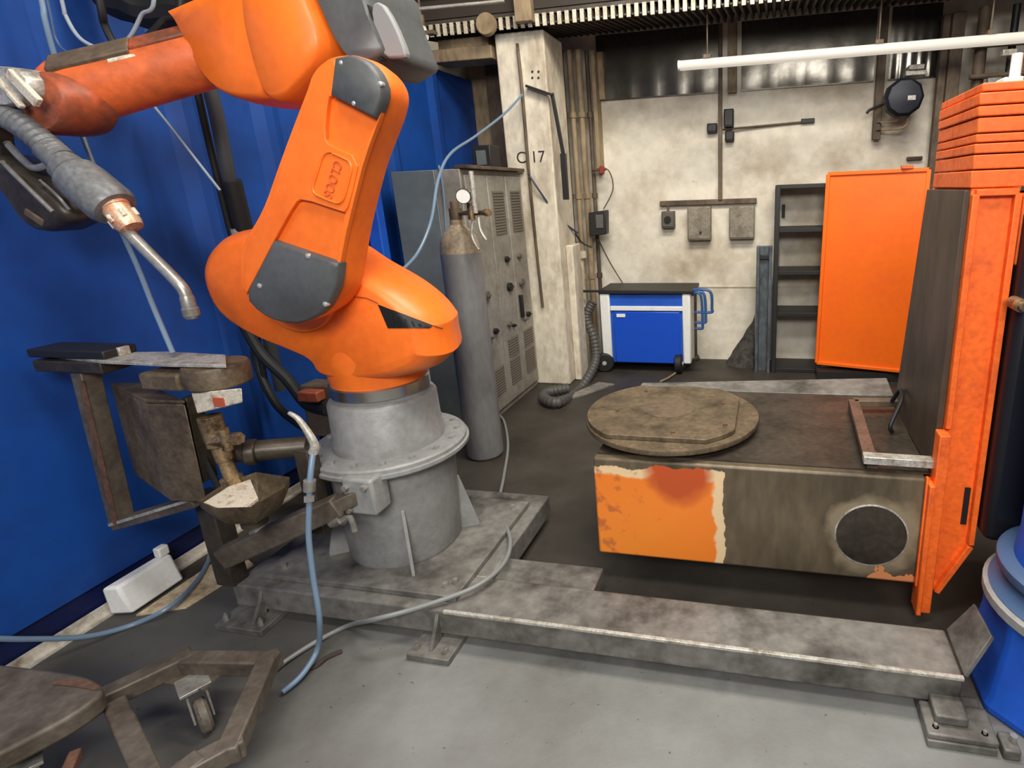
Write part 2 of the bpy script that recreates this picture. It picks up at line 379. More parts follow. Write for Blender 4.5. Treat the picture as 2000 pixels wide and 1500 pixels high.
# ceiling of the bay: corrugated deck, its ribs run away from the camera
bm = B(); n = 92; x0 = -3.0; pit = .062; prof = []
for i in range(n):
    x = x0 + i * pit
    prof += [(x, 3.05), (x + .018, 3.05), (x + .027, 3.105), (x + .052, 3.105)]
top = [(x, z + .012) for x, z in prof]
for (xa, za), (xb, zb) in zip(prof, prof[1:]):
    hexa(bm, [(xa, 4.78, za), (xb, 4.78, zb), (xb, 5.85, zb + .15), (xa, 5.85, za + .15), (xa, 4.78, za + .012), (xb, 4.78, zb + .012), (xb, 5.85, zb + .162), (xa, 5.85, za + .162)])
    pass
for i in range(n):
    x = x0 + i * pit
    box(bm, x + .024, x + .055, 4.772, 4.786, 3.035, 3.125, 1)
hexa(bm, [(-3, 4.80, 3.125), (2.7, 4.80, 3.125), (2.7, 5.85, 3.275), (-3, 5.85, 3.275), (-3, 4.80, 3.16), (2.7, 4.80, 3.16), (2.7, 5.85, 3.31), (-3, 5.85, 3.31)])
struct('ceiling', bm, [DECK, DECKEDGE], smooth=False)
bm = B(); box(bm, -4.2, 4.2, -.4, 6.4, 4.6, 4.7); box(bm, -4.2, 4.2, 6.0, 6.1, 3.1, 4.6); struct('ceiling_hall', bm, CEIL, smooth=False)
bm = B(); box(bm, -4.3, -4.2, -.4, 6.4, 0, 4.7); struct('wall_hall', bm, CEIL, smooth=False)

# ---------------------------------------------------------------- back wall fittings
def panel(x0, x1, label):
    bm = B(); nx, nz = 24, 8; z0, z1 = 2.625, 3.19
    g = [[bm.verts.new((x0 + (x1 - x0) * i / nx, 5.836 - .012 * math.sin(math.pi * i / nx) * math.sin(math.pi * j / nz) - .006 * math.sin(i * 1.3) * math.exp(-j / 2.5), z0 + (z1 - z0) * j / nz)) for i in range(nx + 1)] for j in range(nz + 1)]
    for j in range(nz):
        for i in range(nx): bm.faces.new((g[j][i], g[j][i + 1], g[j + 1][i + 1], g[j + 1][i]))
    bmesh.ops.solidify(bm, geom=list(bm.faces), thickness=-.004)
    box(bm, x0, x1, 5.835, 5.85, z0 - .012, z0)
    tag(obj('metal_wall_panel', bm, SHEET, angle=60), label, 'wall panel', 'dull metal sheets along the top of the back wall')
panel(-1.68, -.48, 'dull metal sheet high on the wall left of the hanging conduit')
panel(-.30, .86, 'dull metal sheet with a bright bulge above the white wall, behind the lamp tube')
panel(.98, 1.38, 'narrow dull metal sheet high on the wall right of the dark blue blower')

bm = B(); box(bm, -.42, -.34, 5.78, 5.848, 2.60, 3.18); tag(obj('steel_post', bm, BEIGE, bevel=.004), 'short beige post between the metal sheets above the white wall', 'post')
# conduit with cross bar
c = empty('hanging_conduit', 'thin brown vertical conduit ending in a horizontal bar on the white wall', 'conduit', (-.49, 5.8, 1.62))
bm = B(); bar(bm, (-.49, 5.80, 1.64), (-.49, 5.80, 3.18), .036, .03, V((0, 1, 0))); obj('pipe', bm, GRIME, c, bevel=.005)
bm = B(); box(bm, -1.095, -.14, 5.80, 5.845, 1.60, 1.65); obj('cross_bar', bm, GRIME, c, bevel=.005)
def wallbox(x0, x1, z0, z1, d, name, label, cat, mt, knob=None, group=None, y=5.848):
    e = empty(name, label, cat, ((x0 + x1) / 2, y, z0), group)
    bm = B(); box(bm, x0, x1, y - d, y, z0, z1); obj('housing', bm, mt, e, bevel=.008)
    bm = B(); box(bm, x0 + .008, x1 - .008, y - d - .008, y - d + .001, z0 + .015, z1 - .008); obj('cover', bm, mt, e, bevel=.004)
    if knob: bm = B(); cyl(bm, (knob[0], y - d - .009, knob[1]), (knob[0], y - d - .024, knob[1]), .011, n=14); obj('lock', bm, BLACK, e)
    return e
wallbox(-.81, -.58, 1.26, 1.585, .10, 'distribution_box', 'gray wall box with a black lock, left of the two under the bar', 'switch box', BOXGRAY, (-.68, 1.34), 'gray boxes under the bar')
wallbox(-.40, -.155, 1.265, 1.58, .10, 'distribution_box', 'plain gray wall box without lock, right of the two under the bar', 'switch box', BOXGRAY, None, 'gray boxes under the bar')
e = wallbox(-1.075, -.945, 1.385, 1.55, .09, 'rotary_switch', 'small dark gray rotary switch hanging at the left end of the bar', 'switch', mat('dark_gray_switch', (92, 86, 76), .5), None)
bm = B(); cyl(bm, (-1.01, 5.75, 1.47), (-1.01, 5.735, 1.47), .035); bar(bm, (-1.01, 5.73, 1.445), (-1.01, 5.73, 1.495), .012, .014); obj('knob', bm, BLACK, e)
bm = B(); cyl(bm, (-1.01, 5.80, 1.545), (-1.01, 5.80, 1.61), .009, n=10); obj('conduit_stub', bm, GRIME, e)
wallbox(-.455, -.365, 2.30, 2.46, .09, 'junction_box', 'upper black junction box right of the vertical conduit', 'junction box', BLACKMET, None, 'black junction boxes on the conduit')
wallbox(-.615, -.52, 2.26, 2.345, .07, 'junction_box', 'small black junction box left of the vertical conduit', 'junction box', BLACKMET, None, 'black junction boxes on the conduit')
wallbox(-.445, -.36, 2.175, 2.265, .07, 'junction_box', 'lower black junction box right of the vertical conduit', 'junction box', BLACKMET, None, 'black junction boxes on the conduit')
bm = B(); tube(bm, [(-.47, 5.80, 2.285), (-.2, 5.82, 2.295), (.2, 5.835, 2.31), (.27, 5.835, 2.31)], .010, 8); e = tag(obj('thin_conduit', bm, GRIME), 'thin dark horizontal conduit running right from the junction boxes', 'conduit')
bm = B(); box(bm, .25, .37, 5.815, 5.848, 2.30, 2.34); tag(obj('pull_box', bm, BLACKMET, bevel=.004), 'small flat black box at the right end of the thin conduit', 'junction box')

# lamp tube
c = empty('strip_lamp', 'long pale tube lamp hanging level in front of the metal sheets', 'lamp', (.6, 4.95, 2.68))
bm = B(); cyl(bm, (-.735, 4.95, 2.70), (2.2, 4.95, 2.70), .037, n=20); obj('tube', bm, LAMPM, c)
bm = B(); cyl(bm, (-.752, 4.95, 2.70), (-.735, 4.95, 2.70), .039, n=20); obj('end_cap', bm, WHITE_PAINT, c)
for x in (-.52, .75, 1.5):
    bm = B(); cyl(bm, (x, 4.95, 2.737), (x, 4.95, 3.08), .006, n=8); box(bm, x - .028, x + .028, 4.915, 4.985, 2.735, 2.76); obj('hanger', bm, GRIME, c)

# brown post with the blower
bm = B(); bar(bm, (.905, 5.77, 2.12), (.905, 5.77, 3.18), .07, .05, V((0, 1, 0))); tag(obj('hanger_post', bm, GRIME, bevel=.006), 'short brown post hanging from above that carries the dark blue blower', 'post')
c = empty('blower', 'dark blue rounded blower on the short brown post above the orange panel', 'blower', (1.04, 5.62, 2.25))
bm = B(); lathe(bm, (1.06, 5.50, 2.425), [(.06, -.06), (.13, -.05), (.155, -.02), (.155, .09), (.13, .13), (.06, .14)], 10, V((0, 1, 0))); obj('housing', bm, mat('navy_plastic', (18, 22, 36), .5), c)
bm = B(); box(bm, 1.08, 1.14, 5.436, 5.445, 2.395, 2.43); obj('rating_plate', bm, PALE, c, label='pale rating plate')
bm = B(); box(bm, 1.06, 1.22, 5.5, 5.62, 2.59, 2.63); box(bm, 1.08, 1.2, 5.48, 5.62, 2.63, 2.67); obj('inlet', bm, PALE, c, bevel=.006)
bm = B(); tube(bm, [(.905, 5.75, 2.20), (1.10, 5.58, 2.20), (1.12, 5.56, 2.30)], .012, 8, 4); tube(bm, [(.905, 5.75, 2.26), (1.04, 5.60, 2.26), (1.04, 5.58, 2.32)], .010, 8, 4); obj('bracket', bm, BEIGE, c)
bm = B(); tube(bm, [(.93, 5.66, 2.40), (.82, 5.62, 2.36), (.79, 5.62, 2.33)], .012, 8, 4); obj('lever', bm, BLACK, c)
# column and pipes at the right
bm = B(); box(bm, 1.34, 1.40, 5.62, 5.70, 0, 3.05); box(bm, 1.40, 1.50, 5.58, 5.74, 0, 3.05); tag(obj('steel_column', bm, GRIME, bevel=.006), 'brown steel column standing right of the white wall behind the orange panel', 'column')
wallbox(1.19, 1.32, 1.935, 1.965, .05, 'cable_clamp', 'small flat brown clamp on the white wall left of the right column', 'clamp', GRIME)
c = empty('pipe_rack', 'dark rack of pipes with pale fittings behind the orange stack', 'pipe rack', (1.9, 5.3, 0))
for i, x in enumerate((1.58, 1.80, 2.05, 2.3)):
    bm = B(); cyl(bm, (x, 5.4, 0), (x, 5.4, 3.02), .028 if i % 2 else .045, n=12); obj('pipe', bm, BLACKMET if i % 2 else GRIME, c)
for z in (2.32, 2.52, 2.74):
    bm = B(); cyl(bm, (1.5, 5.33, z), (2.45, 5.33, z), .02, n=10); obj('crosspipe', bm, GRIME, c)
for x, z in ((1.66, 2.47), (1.92, 2.55), (2.12, 2.42), (2.2, 2.6), (1.74, 2.66)):
    bm = B(); box(bm, x - .05, x + .05, 5.24, 5.30, z - .02, z + .025); obj('fitting', bm, PALE, c, bevel=.006)

# ---------------------------------------------------------------- pillar, beams, pipes left of the white wall
c = empty('concrete_pillar', 'tall dirty white pillar stencilled with a number behind the gray cabinet', 'pillar', (-2.05, 5.0, 0))
bm = B(); box(bm, -2.27, -1.84, 4.88, 5.32, 0, 3.04)
box(bm, -1.84, -1.77, 5.02, 5.25, 0, 1.30); obj('shaft', bm, PILLARW, c, bevel=.012)
o = P(1036, 308, Y=4.876); text('stencil_number', 'C 17', .135, (o.x, 4.8795, o.z), (1, 0, 0), (0, 0, 1), INK, c, .0008, sx=1.0)
bm = B()
for i in range(2):
    for j in range(2):
        q = P(1040 + 12 * i, 140 + 12 * j, Y=4.88); cyl(bm, (q.x, 4.874, q.z), (q.x, 4.884, q.z), .009, n=10)
obj('bolt_holes', bm, INK, c)
# conduit on the face of the pillar
bm = B(); tube(bm, [P(1010, 85, Y=4.85), P(1020, 180, Y=4.85), P(1032, 330, Y=4.85)], .014, 10, 4); tube(bm, [P(1032, 330, Y=4.85), P(1047, 480, Y=4.85), P(1060, 600, Y=4.85)], .013, 10, 4)
tag(obj('pillar_conduit', bm, GRIME), 'thin brown conduit running down the face of the numbered pillar', 'conduit')
bm = B(); box(bm, -2.97, -2.74, 5.64, 5.845, 0, 3.04); tag(obj('beige_column', bm, BEIGE, bevel=.01), 'grimy beige column beyond the end of the blue partition', 'column')
bm = B(); box(bm, -2.70, -2.55, 5.52, 5.56, 0, 3.04); box(bm, -2.64, -2.61, 5.56, 5.80, 0, 3.04); box(bm, -2.70, -2.55, 5.80, 5.84, 0, 3.04)
tag(obj('iron_column', bm, GRIME), 'dark brown iron column between the beige column and the numbered pillar', 'column')
bm = B(); bar(bm, P(1078, 182, Y=4.84), P(1100, 300, Y=4.84), .03, .02); bar(bm, P(1100, 300, Y=4.84), P(1106, 390, Y=4.84), .05, .03); bar(bm, P(1028, 168, Y=4.84), P(1080, 186, Y=4.84), .05, .02)
tag(obj('black_strap', bm, BLACKMET, bevel=.003), 'black strap and cable hanging down the right edge of the numbered pillar', 'strap')
# round pillar foot casing and vertical pipes
PX = [(-2.06, .035, BEIGE, 5.60, 'fat beige'), (-1.955, .022, GRIME, 5.60, 'thin brown'), (-1.88, .026, BEIGE, 5.62, 'middle beige'), (-1.80, .03, BEIGE, 5.64, 'right beige'), (-1.735, .02, GRIME, 5.70, 'thin dark')]
for x, r, mt, y, nm in PX:
    bm = B(); cyl(bm, (x, y, 0), (x, y, 3.04), r, n=14)
    for z in (.9, 1.7, 2.45): cyl(bm, (x, y, z), (x, y, z + .05), r + .01, n=14)
    tag(obj('wall_pipe', bm, mt), nm + ' vertical pipe in the bundle right of the numbered pillar', 'pipe', 'vertical pipes right of the pillar')
bm = B(); box(bm, -1.70, -1.66, 5.70, 5.848, 1.95, 3.04); box(bm, -1.66, -1.60, 5.78, 5.848, 2.62, 3.04); tag(obj('corner_post', bm, BEIGE, bevel=.005), 'beige corner post between the pipes and the white wall', 'post')
# pipe flange and red valve
c = empty('red_valve', 'small red valve with a pale flange on the pipes beside the numbered pillar', 'valve', (-1.86, 5.5, 1.1))
q = P(1117, 478, Y=5.45); bm = B(); cyl(bm, (q.x, 5.52, q.z), (q.x, 5.40, q.z), .035, n=16); cyl(bm, (q.x, 5.46, q.z), (q.x, 5.46, q.z + .09), .02, n=12); obj('body', bm, RED, c)
bm = B(); cyl(bm, (q.x + .02, 5.46, q.z - .13), (q.x + .02, 5.46, q.z - .07), .115, n=24); cyl(bm, (q.x + .02, 5.46, q.z - .07), (q.x, 5.46, q.z), .03, n=12); obj('flange', bm, PILLARW, c)
bm = B(); tube(bm, [(q.x - .05, 5.42, q.z + .10), (q.x, 5.40, q.z + .17), (q.x + .06, 5.42, q.z + .10), (q.x + .11, 5.44, q.z + .02), (q.x + .2, 5.46, q.z - .03)], .009, 8); obj('pigtail', bm, BLACK, c)
bm = B(); cyl(bm, (q.x + .02, 5.46, 0), (q.x + .02, 5.46, q.z - .13), .085, n=20); obj('riser', bm, PILLARW, c)
q = P(1168, 435, Y=5.55); e = empty('flood_lamp', 'black square flood lamp on the pipes left of the white wall', 'lamp', q)
bm = B(); hexa(bm, [(q.x - .08, 5.50, q.z - .13), (q.x + .09, 5.50, q.z - .11), (q.x + .09, 5.62, q.z - .11), (q.x - .08, 5.62, q.z - .13), (q.x - .08, 5.50, q.z + .10), (q.x + .10, 5.50, q.z + .12), (q.x + .10, 5.62, q.z + .12), (q.x - .08, 5.62, q.z + .10)]); obj('housing', bm, BLACKMET, e, bevel=.01)
bm = B(); box(bm, q.x - .005, q.x + .07, 5.488, 5.502, q.z - .05, q.z + .08); obj('lens', bm, mat('lamp_lens', (96, 94, 90), .2), e, bevel=.004)
bm = B(); box(bm, q.x - .03, q.x + .03, 5.62, 5.72, q.z - .02, q.z + .02); obj('arm', bm, BLACKMET, e)
hose('lamp_cable', [P(1178, 410, Y=5.70), P(1197, 370, Y=5.74), P(1190, 335, Y=5.74), P(1170, 325, Y=5.72)], .006, GRIME, 'thin brown cable looping above the black flood lamp', 'cable')
hose('sagging_cable', [P(1165, 460, Y=5.70), P(1190, 510, Y=5.76), P(1218, 556, Y=5.78)], .006, GRIME, 'thin brown cable slanting down from the flood lamp over the white wall', 'cable')
bm = B(); box(bm, -2.00, -1.66, 5.84, 5.85, .9, 1.0); bm.free()
e = empty('red_tap', 'little red tap on the pipes above the flood lamp', 'valve', P(1170, 330, Y=5.6))
q = P(1172, 331, Y=5.62); bm = B(); cyl(bm, (q.x - .08, 5.62, q.z), (q.x + .06, 5.62, q.z), .015, n=10); obj('pipe_stub', bm, GRIME, e)
bm = B(); box(bm, q.x - .0, q.x + .045, 5.59, 5.63, q.z - .04, q.z + .03); obj('handle', bm, RED, e, bevel=.005)
# overhead things by the pillar
bm = B(); lathe(bm, P(950, 48, Y=4.73), [(.02, -.03), (.075, -.03), (.085, -.015), (.085, .015), (.075, .03), (.03, .03), (.03, .045)], 24, V((0, 1, 0)))
tag(obj('pulley', bm, BEIGE), 'round pale pulley at the left end of the corrugated deck edge', 'pulley')
e = empty('ceiling_bulb', 'pale bare bulb lamp under the ceiling left of the pulley', 'lamp', P(825, 65, Y=4.2))
q = P(826, 66, Y=4.2); bm = B(); lathe(bm, q, [(.01, -.05), (.035, -.035), (.042, 0), (.03, .03), (.02, .05)], 20); obj('bulb', bm, LAMPM, e)
bm = B(); cyl(bm, q + V((0, 0, .05)), q + V((0, 0, .12)), .024, n=14); box(bm, q.x - .10, q.x + .10, 4.17, 4.23, q.z - .012, q.z + .012); cyl(bm, q + V((0, 0, .12)), q + V((0, 0, .55)), .008, n=8); obj('socket', bm, GRIME, e)
bm = B(); a = P(770, 22, Y=4.0); b_ = P(985, 2, Y=4.3); cyl(bm, a, b_, .012, n=10); tag(obj('overhead_rod', bm, STEEL), 'thin bright rod crossing under the ceiling above the blue partition', 'rod')
bm = B(); a = P(860, 72, Y=4.72); box(bm, -2.95, 2.5, 4.79, 4.87, 3.163, 3.30); tag(obj('deck_beam', bm, mat('dark_brown_beam', (52, 44, 36), .7)), 'dark brown edge beam on top of the corrugated deck', 'beam')
bm = B(); box(bm, -2.0, -1.86, 4.70, 4.775, 3.06, 3.30); tag(obj('hanger_bracket', bm, BEIGE, bevel=.006), 'pale bracket block on the deck edge above the numbered pillar', 'bracket')
e = empty('cable_tray', 'grimy beige ledge with clutter under the ceiling behind the gray motor housing', 'tray', (-2.4, 4.7, 2.75))
bm = B(); box(bm, -2.85, -2.3, 4.86, 5.1, 2.86, 2.96); box(bm, -2.8, -2.34, 4.9, 5.05, 2.96, 3.04); obj('tray_body', bm, BEIGE, e, bevel=.008)

# ---------------------------------------------------------------- gray cabinet
c = empty('control_cabinet', 'tall gray control cabinet with three narrow doors in front of the numbered pillar', 'cabinet', (-2.47, 4.35, 0))
bm = B(); box(bm, -2.71, -2.36, 3.86, 4.84, 0, 1.95); obj('body', bm, CABSIDE, c, bevel=.006)
bm = B(); box(bm, -2.36, -2.16, 3.86, 4.86, .0, 1.95); obj('front_section', bm, CABINET, c, bevel=.006)
ys = [3.88, 4.21, 4.53, 4.845]
for i in range(3):
    y0, y1 = ys[i] + .008, ys[i + 1] - .008
    bm = B(); box(bm, -2.16, -2.138, y0, y1, .06, 1.91); d = obj('door', bm, CABINET, c, bevel=.006)
    for (za, zb) in ((1.46, 1.80), (.20, .42), (.44, .60)) if i else ((.20, .42),):
        bm = B()
        k = int((zb - za) / .022)
        for j in range(k):
            z = za + (zb - za) * j / k
            hexa(bm, [(-2.139, y0 + .06, z), (-2.139, y1 - .05, z), (-2.139, y1 - .05, z + .016), (-2.139, y0 + .06, z + .016), (-2.128, y0 + .06, z), (-2.128, y1 - .05, z), (-2.134, y1 - .05, z + .016), (-2.134, y0 + .06, z + .016)])
        obj('vent_grille', bm, GRILLE, d, smooth=False)
    for z, r in ((1.25, .03), (1.02, .045), (.72, .03), (.69, .018)):
        if i == 0 and z > 1.2: continue
        yy = y0 + .10 + .08 * ((i * 7 + z * 10) % 2 > 1)
        bm = B(); cyl(bm, (-2.138, yy, z), (-2.112, yy, z), r * .8, n=16); bar(bm, (-2.108, yy - r * .7, z), (-2.108, yy + r * .7, z), .012, .012); obj('rotary_knob', bm, BLACK if (i + int(z * 10)) % 2 else GRILLE, d)
    if i == 2:
        bm = B(); box(bm, -2.138, -2.105, y0 + .03, y0 + .06, .72, .92); obj('handle', bm, BLACK, d, bevel=.006)
bm = B(); box(bm, -2.20, -2.10, 3.86, 4.86, 1.95, 1.975); obj('top_rim', bm, GRIME, c, bevel=.004)
# gas cylinder
c = empty('gas_cylinder', 'tall gray gas cylinder standing in front of the gray cabinet', 'gas cylinder', (-1.94, 3.36, 0))
GC = (-1.94, 3.36, 0)
bm = B(); lathe(bm, GC, [(.112, 0), (.124, .015), (.126, .05), (.126, 1.40), (.1255, 1.415)], 40); obj('cylinder_body', bm, CYLGRAY, c)
bm = B(); lathe(bm, GC, [(.1255, 1.415), (.122, 1.46), (.108, 1.51), (.082, 1.55), (.054, 1.575), (.043, 1.59), (.043, 1.62)], 40); obj('shoulder', bm, CYLTOP, c, label='brownish rounded shoulder')
bm = B(); cyl(bm, (-1.94, 3.36, 1.620), (-1.94, 3.36, 1.690), .04, n=20); cyl(bm, (-1.94, 3.36, 1.690), (-1.94, 3.36, 1.730), .028, n=16)
cyl(bm, (-1.94, 3.36, 1.660), (-1.840, 3.32, 1.660), .014, n=12); obj('valve', bm, GRIME, c)
r = empty('gas_regulator', 'gas regulator with a white round gauge and silver tube on the gas cylinder valve', 'regulator', (-1.800, 3.30, 1.660))
bm = B(); cyl(bm, (-1.805, 3.32, 1.660), (-1.700, 3.27, 1.660), .016, n=12); cyl(bm, (-1.800, 3.30, 1.620), (-1.800, 3.30, 1.720), .022, n=14); cyl(bm, (-1.690, 3.27, 1.660), (-1.660, 3.26, 1.660), .022, n=12); obj('regulator_body', bm, BRASS, r)
bm = B(); cyl(bm, (-1.810, 3.27, 1.760), (-1.780, 3.19, 1.760), .040, n=28); obj('gauge', bm, WHITE_PAINT, r)
bm = B(); lathe(bm, (-1.780, 3.19, 1.760), [(.044, -.03), (.044, .002), (.040, .002), (.040, -.001)], 28, V((.35, -.94, 0))); obj('gauge_rim', bm, BLACKMET, r)
bm = B(); cyl(bm, (-1.730, 3.22, 1.660), (-1.730, 3.22, 1.900), .015, n=14); obj('flow_tube', bm, PALE, r)
bm = B(); tube(bm, [(-1.780, 3.27, 1.620), (-1.790, 3.26, 1.520), (-1.750, 3.25, 1.440)], .010, 8); tube(bm, [(-1.730, 3.25, 1.640), (-1.720, 3.24, 1.560), (-1.690, 3.24, 1.500)], .008, 8); obj('outlet', bm, PALE, r)
bm = B(); a = P(1190, 0, Y=4); bm.free()
# small gray box on the cabinet
e = empty('signal_box', 'small dark box with a pale front on top of the gray cabinet', 'box', (-2.26, 4.5, 1.975))
bm = B(); box(bm, -2.36, -2.20, 4.45, 4.62, 1.952, 2.15); obj('housing', bm, BLACKMET, e, bevel=.01)
bm = B(); box(bm, -2.32, -2.24, 4.44, 4.452, 2.0, 2.11); obj('front_plate', bm, CABSIDE, e)
# blue post against the partition
bm = B(); box(bm, -2.868, -2.765, 3.72, 3.80, 0, 2.75); tag(obj('blue_post', bm, BLUE, bevel=.008), 'bright blue upright post on the partition left of the gray cabinet', 'post')

# ---------------------------------------------------------------- welding power source on wheels
c = empty('power_source', 'blue wheeled welding power source with white corners by the white wall', 'power source', (-1.15, 5.5, 0))
bm = B(); box(bm, -1.60, -.74, 5.34, 5.74, .09, .79); obj('body', bm, BLUE, c, bevel=.01)
bm = B(); box(bm, -1.50, -.84, 5.322, 5.345, .10, .62); obj('front_panel', bm, mat('strong_blue_panel', (22, 78, 196), .35), c, bevel=.008)
bm = B(); box(bm, -1.53, -.81, 5.318, 5.345, .63, .675); obj('stripe', bm, WHITE_PAINT, c, bevel=.006, label='white stripe')
bm = B(); box(bm, -1.47, -1.38, 5.312, 5.322, .565, .60); obj('badge', bm, WHITE_PAINT, c, bevel=.004, label='white badge')
for xa, xb in ((-1.635, -1.535), (-.815, -.735)):
    bm = B(); box(bm, xa, xb, 5.315, 5.75, .10, .80); obj('corner_post', bm, WHITE_PAINT, c, bevel=.015, label='white corner post')
bm = B(); box(bm, -1.64, -.70, 5.30, 5.76, .80, .835); cyl(bm, (-1.62, 5.345, .82), (-1.825, 5.345, .82), .012, n=10); obj('top_plate', bm, BLACKMET, c, bevel=.006)
for x in (-1.60, -.86):
    for y in (5.34, 5.70):
        bm = B(); lathe(bm, (x - .025, y, .098), [(.03, -.012), (.085, -.01), (.098, 0), (.098, .05), (.085, .06), (.03, .062)], 28, V((1, 0, 0)) if x > -1 else V((.25, -1, 0)))
        wl = obj('wheel', bm, BLACK, c)
        bm = B(); lathe(bm, (x - .025, y, .098), [(.01, .05), (.022, .064), (.022, .07), (.01, .072)], 16, V((1, 0, 0)) if x > -1 else V((.25, -1, 0))); obj('hub', bm, PALE, wl)
for i, (dx, dz) in enumerate(((0, 0), (.06, .10), (-.03, -.06))):
    bm = B(); tube(bm, [(-.72, 5.34, .80 + dz * .3), (-.66 + dx * .5, 5.33, .82 + dz * .2), (-.60 + dx, 5.33, .78 + dz * .3), (-.59 + dx, 5.33, .56 + dz), (-.60 + dx, 5.33, .52 + dz), (-.70, 5.34, .52 + dz)], .014, 8, 5); obj('handle', bm, BLUE_STEEL, c)
bm = B(); cyl(bm, (-.69, 5.34, .15), (-.69, 5.34, .84), .014, n=10); cyl(bm, (-.70, 5.34, .15), (-.66, 5.34, .17), .03, n=10); obj('handle_post', bm, DARKSTEEL, c)
hose('torch_cable', [(-.70, 5.32, .17), P(1340, 712, Z=.03), P(1310, 735, Z=.02), P(1290, 745, Z=.02)], .010, BEIGE, 'thin beige cable running from the blue power source over the floor', 'cable')
# ribbed suction hose
pts = [P(1158, 590, Y=5.3), P(1146, 620, Y=5.28), P(1160, 660, Y=5.26), P(1164, 700, Y=5.2), P(1150, 735, Y=5.0), P(1125, 768, Y=4.75), P(1090, 786, Z=.05), P(1062, 778, Z=.05), P(1070, 766, Z=.05), P(1110, 758, Z=.05)]
bm = B(); tube(bm, pts, .04, 14, 22, rad=lambda t: .040 + .007 * (round(t * 198) % 4 < 2)); tag(obj('suction_hose', bm, DARK_HOSE, angle=80), 'thick ribbed dark gray hose curling on the floor left of the blue power source', 'hose')
bm = B(); hexa(bm, [P(1075, 790, Z=.0), P(1135, 775, Z=0), P(1200, 752, Z=0), P(1170, 748, Z=0)] + [q + V((0, 0, .012)) for q in (P(1075, 790, Z=.0), P(1135, 775, Z=0), P(1200, 752, Z=0), P(1170, 748, Z=0))]); tag(obj('floor_plate', bm, STEEL), 'pale flat metal plate on the floor by the curled hose', 'plate')

# ---------------------------------------------------------------- shelf rack, orange panel, gray post, dark heap
c = empty('shelf_rack', 'black open shelf rack against the white wall behind the orange panel', 'shelf', (.6, 5.65, 0))
for x in (.055, 1.2):
    for y in (5.46, 5.80):
        bm = B(); box(bm, x - .022, x + .022, y - .022, y + .022, 0, 1.76); obj('upright', bm, BLACKMET, c, bevel=.004)
for z in (1.745, 1.36, .97, .575, .02):
    bm = B(); box(bm, .04, 1.22, 5.46, 5.82, z - .018, z + .018); obj('shelf', bm, BLACKMET if z < 1.7 else BLACKMET, c, bevel=.003)
bm = B(); box(bm, .10, .13, 5.81, 5.835, 1.46, 1.58); obj('catch', bm, BLACK, c)
bm = B(); box(bm, .52, .60, 5.47, 5.80, .04, 1.72); obj('divider', bm, PILLARW, c)
c = empty('orange_panel', 'large bright orange sheet panel with raised rim in front of the black shelf rack', 'panel', (.86, 5.3, 0))
a = P(1618, 340, Y=5.40); b_ = P(1815, 331, Y=5.22); d0 = P(1595, 708, Y=5.40); d1 = P(1775, 726, Y=5.22)
nr = V((-.25, -1, 0)).normalized()
bm = B(); prism(bm, [a, b_, d1, d0], -nr * .03); obj('sheet', bm, ORANGE_SHEET, c, bevel=.004)
bm = B()
for p, q in ((a, b_), (b_, d1), (d1, d0), (d0, a)):
    bar(bm, p + nr * .006, q + nr * .006, .034, .022, nr)
obj('rim', bm, ORANGE_SHEET, c, bevel=.006)
bm = B(); box(bm, .45, 1.30, 5.26, 5.42, 0, .08); obj('foot', bm, BLACKMET, c, label='black foot')
bm = B(); a2 = P(1775, 329, Y=5.25); box(bm, a2.x - .06, a2.x + .03, 5.22, 5.27, a2.z, a2.z + .025); obj('clip', bm, ORANGE_OLD, c)
c = empty('steel_guide_post', 'blue-gray steel channel post standing left of the black shelf rack', 'post', (-.06, 5.5, 0))
x0 = P(1476, 600, Y=5.5).x; x1 = P(1506, 600, Y=5.5).x
POSTM = mat('blue_gray_steel', (104, 112, 118), .35, .4, (64, 66, 66), 5, .4, .7, stretch=(1, 1, .4))
bm = B(); box(bm, x0, x0 + .03, 5.42, 5.55, 0, 1.22); box(bm, x0 + .03, x1 - .03, 5.49, 5.52, 0, 1.22); box(bm, x1 - .03, x1, 5.42, 5.55, 0, 1.22); obj('channel', bm, POSTM, c, bevel=.003)
bm = B(); box(bm, x0 + .03, x1 - .03, 5.45, 5.49, 1.10, 1.14); obj('clamp', bm, BLACKMET, c, bevel=.004)
def heap():
    bm = B(); n = 26; rings = []
    for j in range(9):
        t = j / 8; row = []
        for i in range(n):
            a = 2 * math.pi * i / n
            r = (1 - t) ** .8 * (1 + .25 * noise.noise(V((math.cos(a) * 2, math.sin(a) * 2, t * 4)))) + .02
            x = -.20 + .16 * t + math.cos(a) * .22 * r; y = 5.69 + math.sin(a) * .13 * r
            row.append(bm.verts.new((min(x, x0 - .012), min(y, 5.83), .62 * t ** 1.1)))
        rings.append(row)
    for u, v in zip(rings, rings[1:]):
        for i in range(n): bm.faces.new((u[i], u[(i + 1) % n], v[(i + 1) % n], v[i]))
    bm.faces.new(rings[0][::-1]); bm.faces.new(rings[-1]); return bm
tag(obj('tarpaulin', heap(), mat('dark_gray_cloth', (74, 70, 64), .85, 0, (44, 40, 36), 20, .4, .65, bump=.5, bscale=60)), 'dark crumpled cloth heap leaning against the wall left of the gray post', 'cloth')
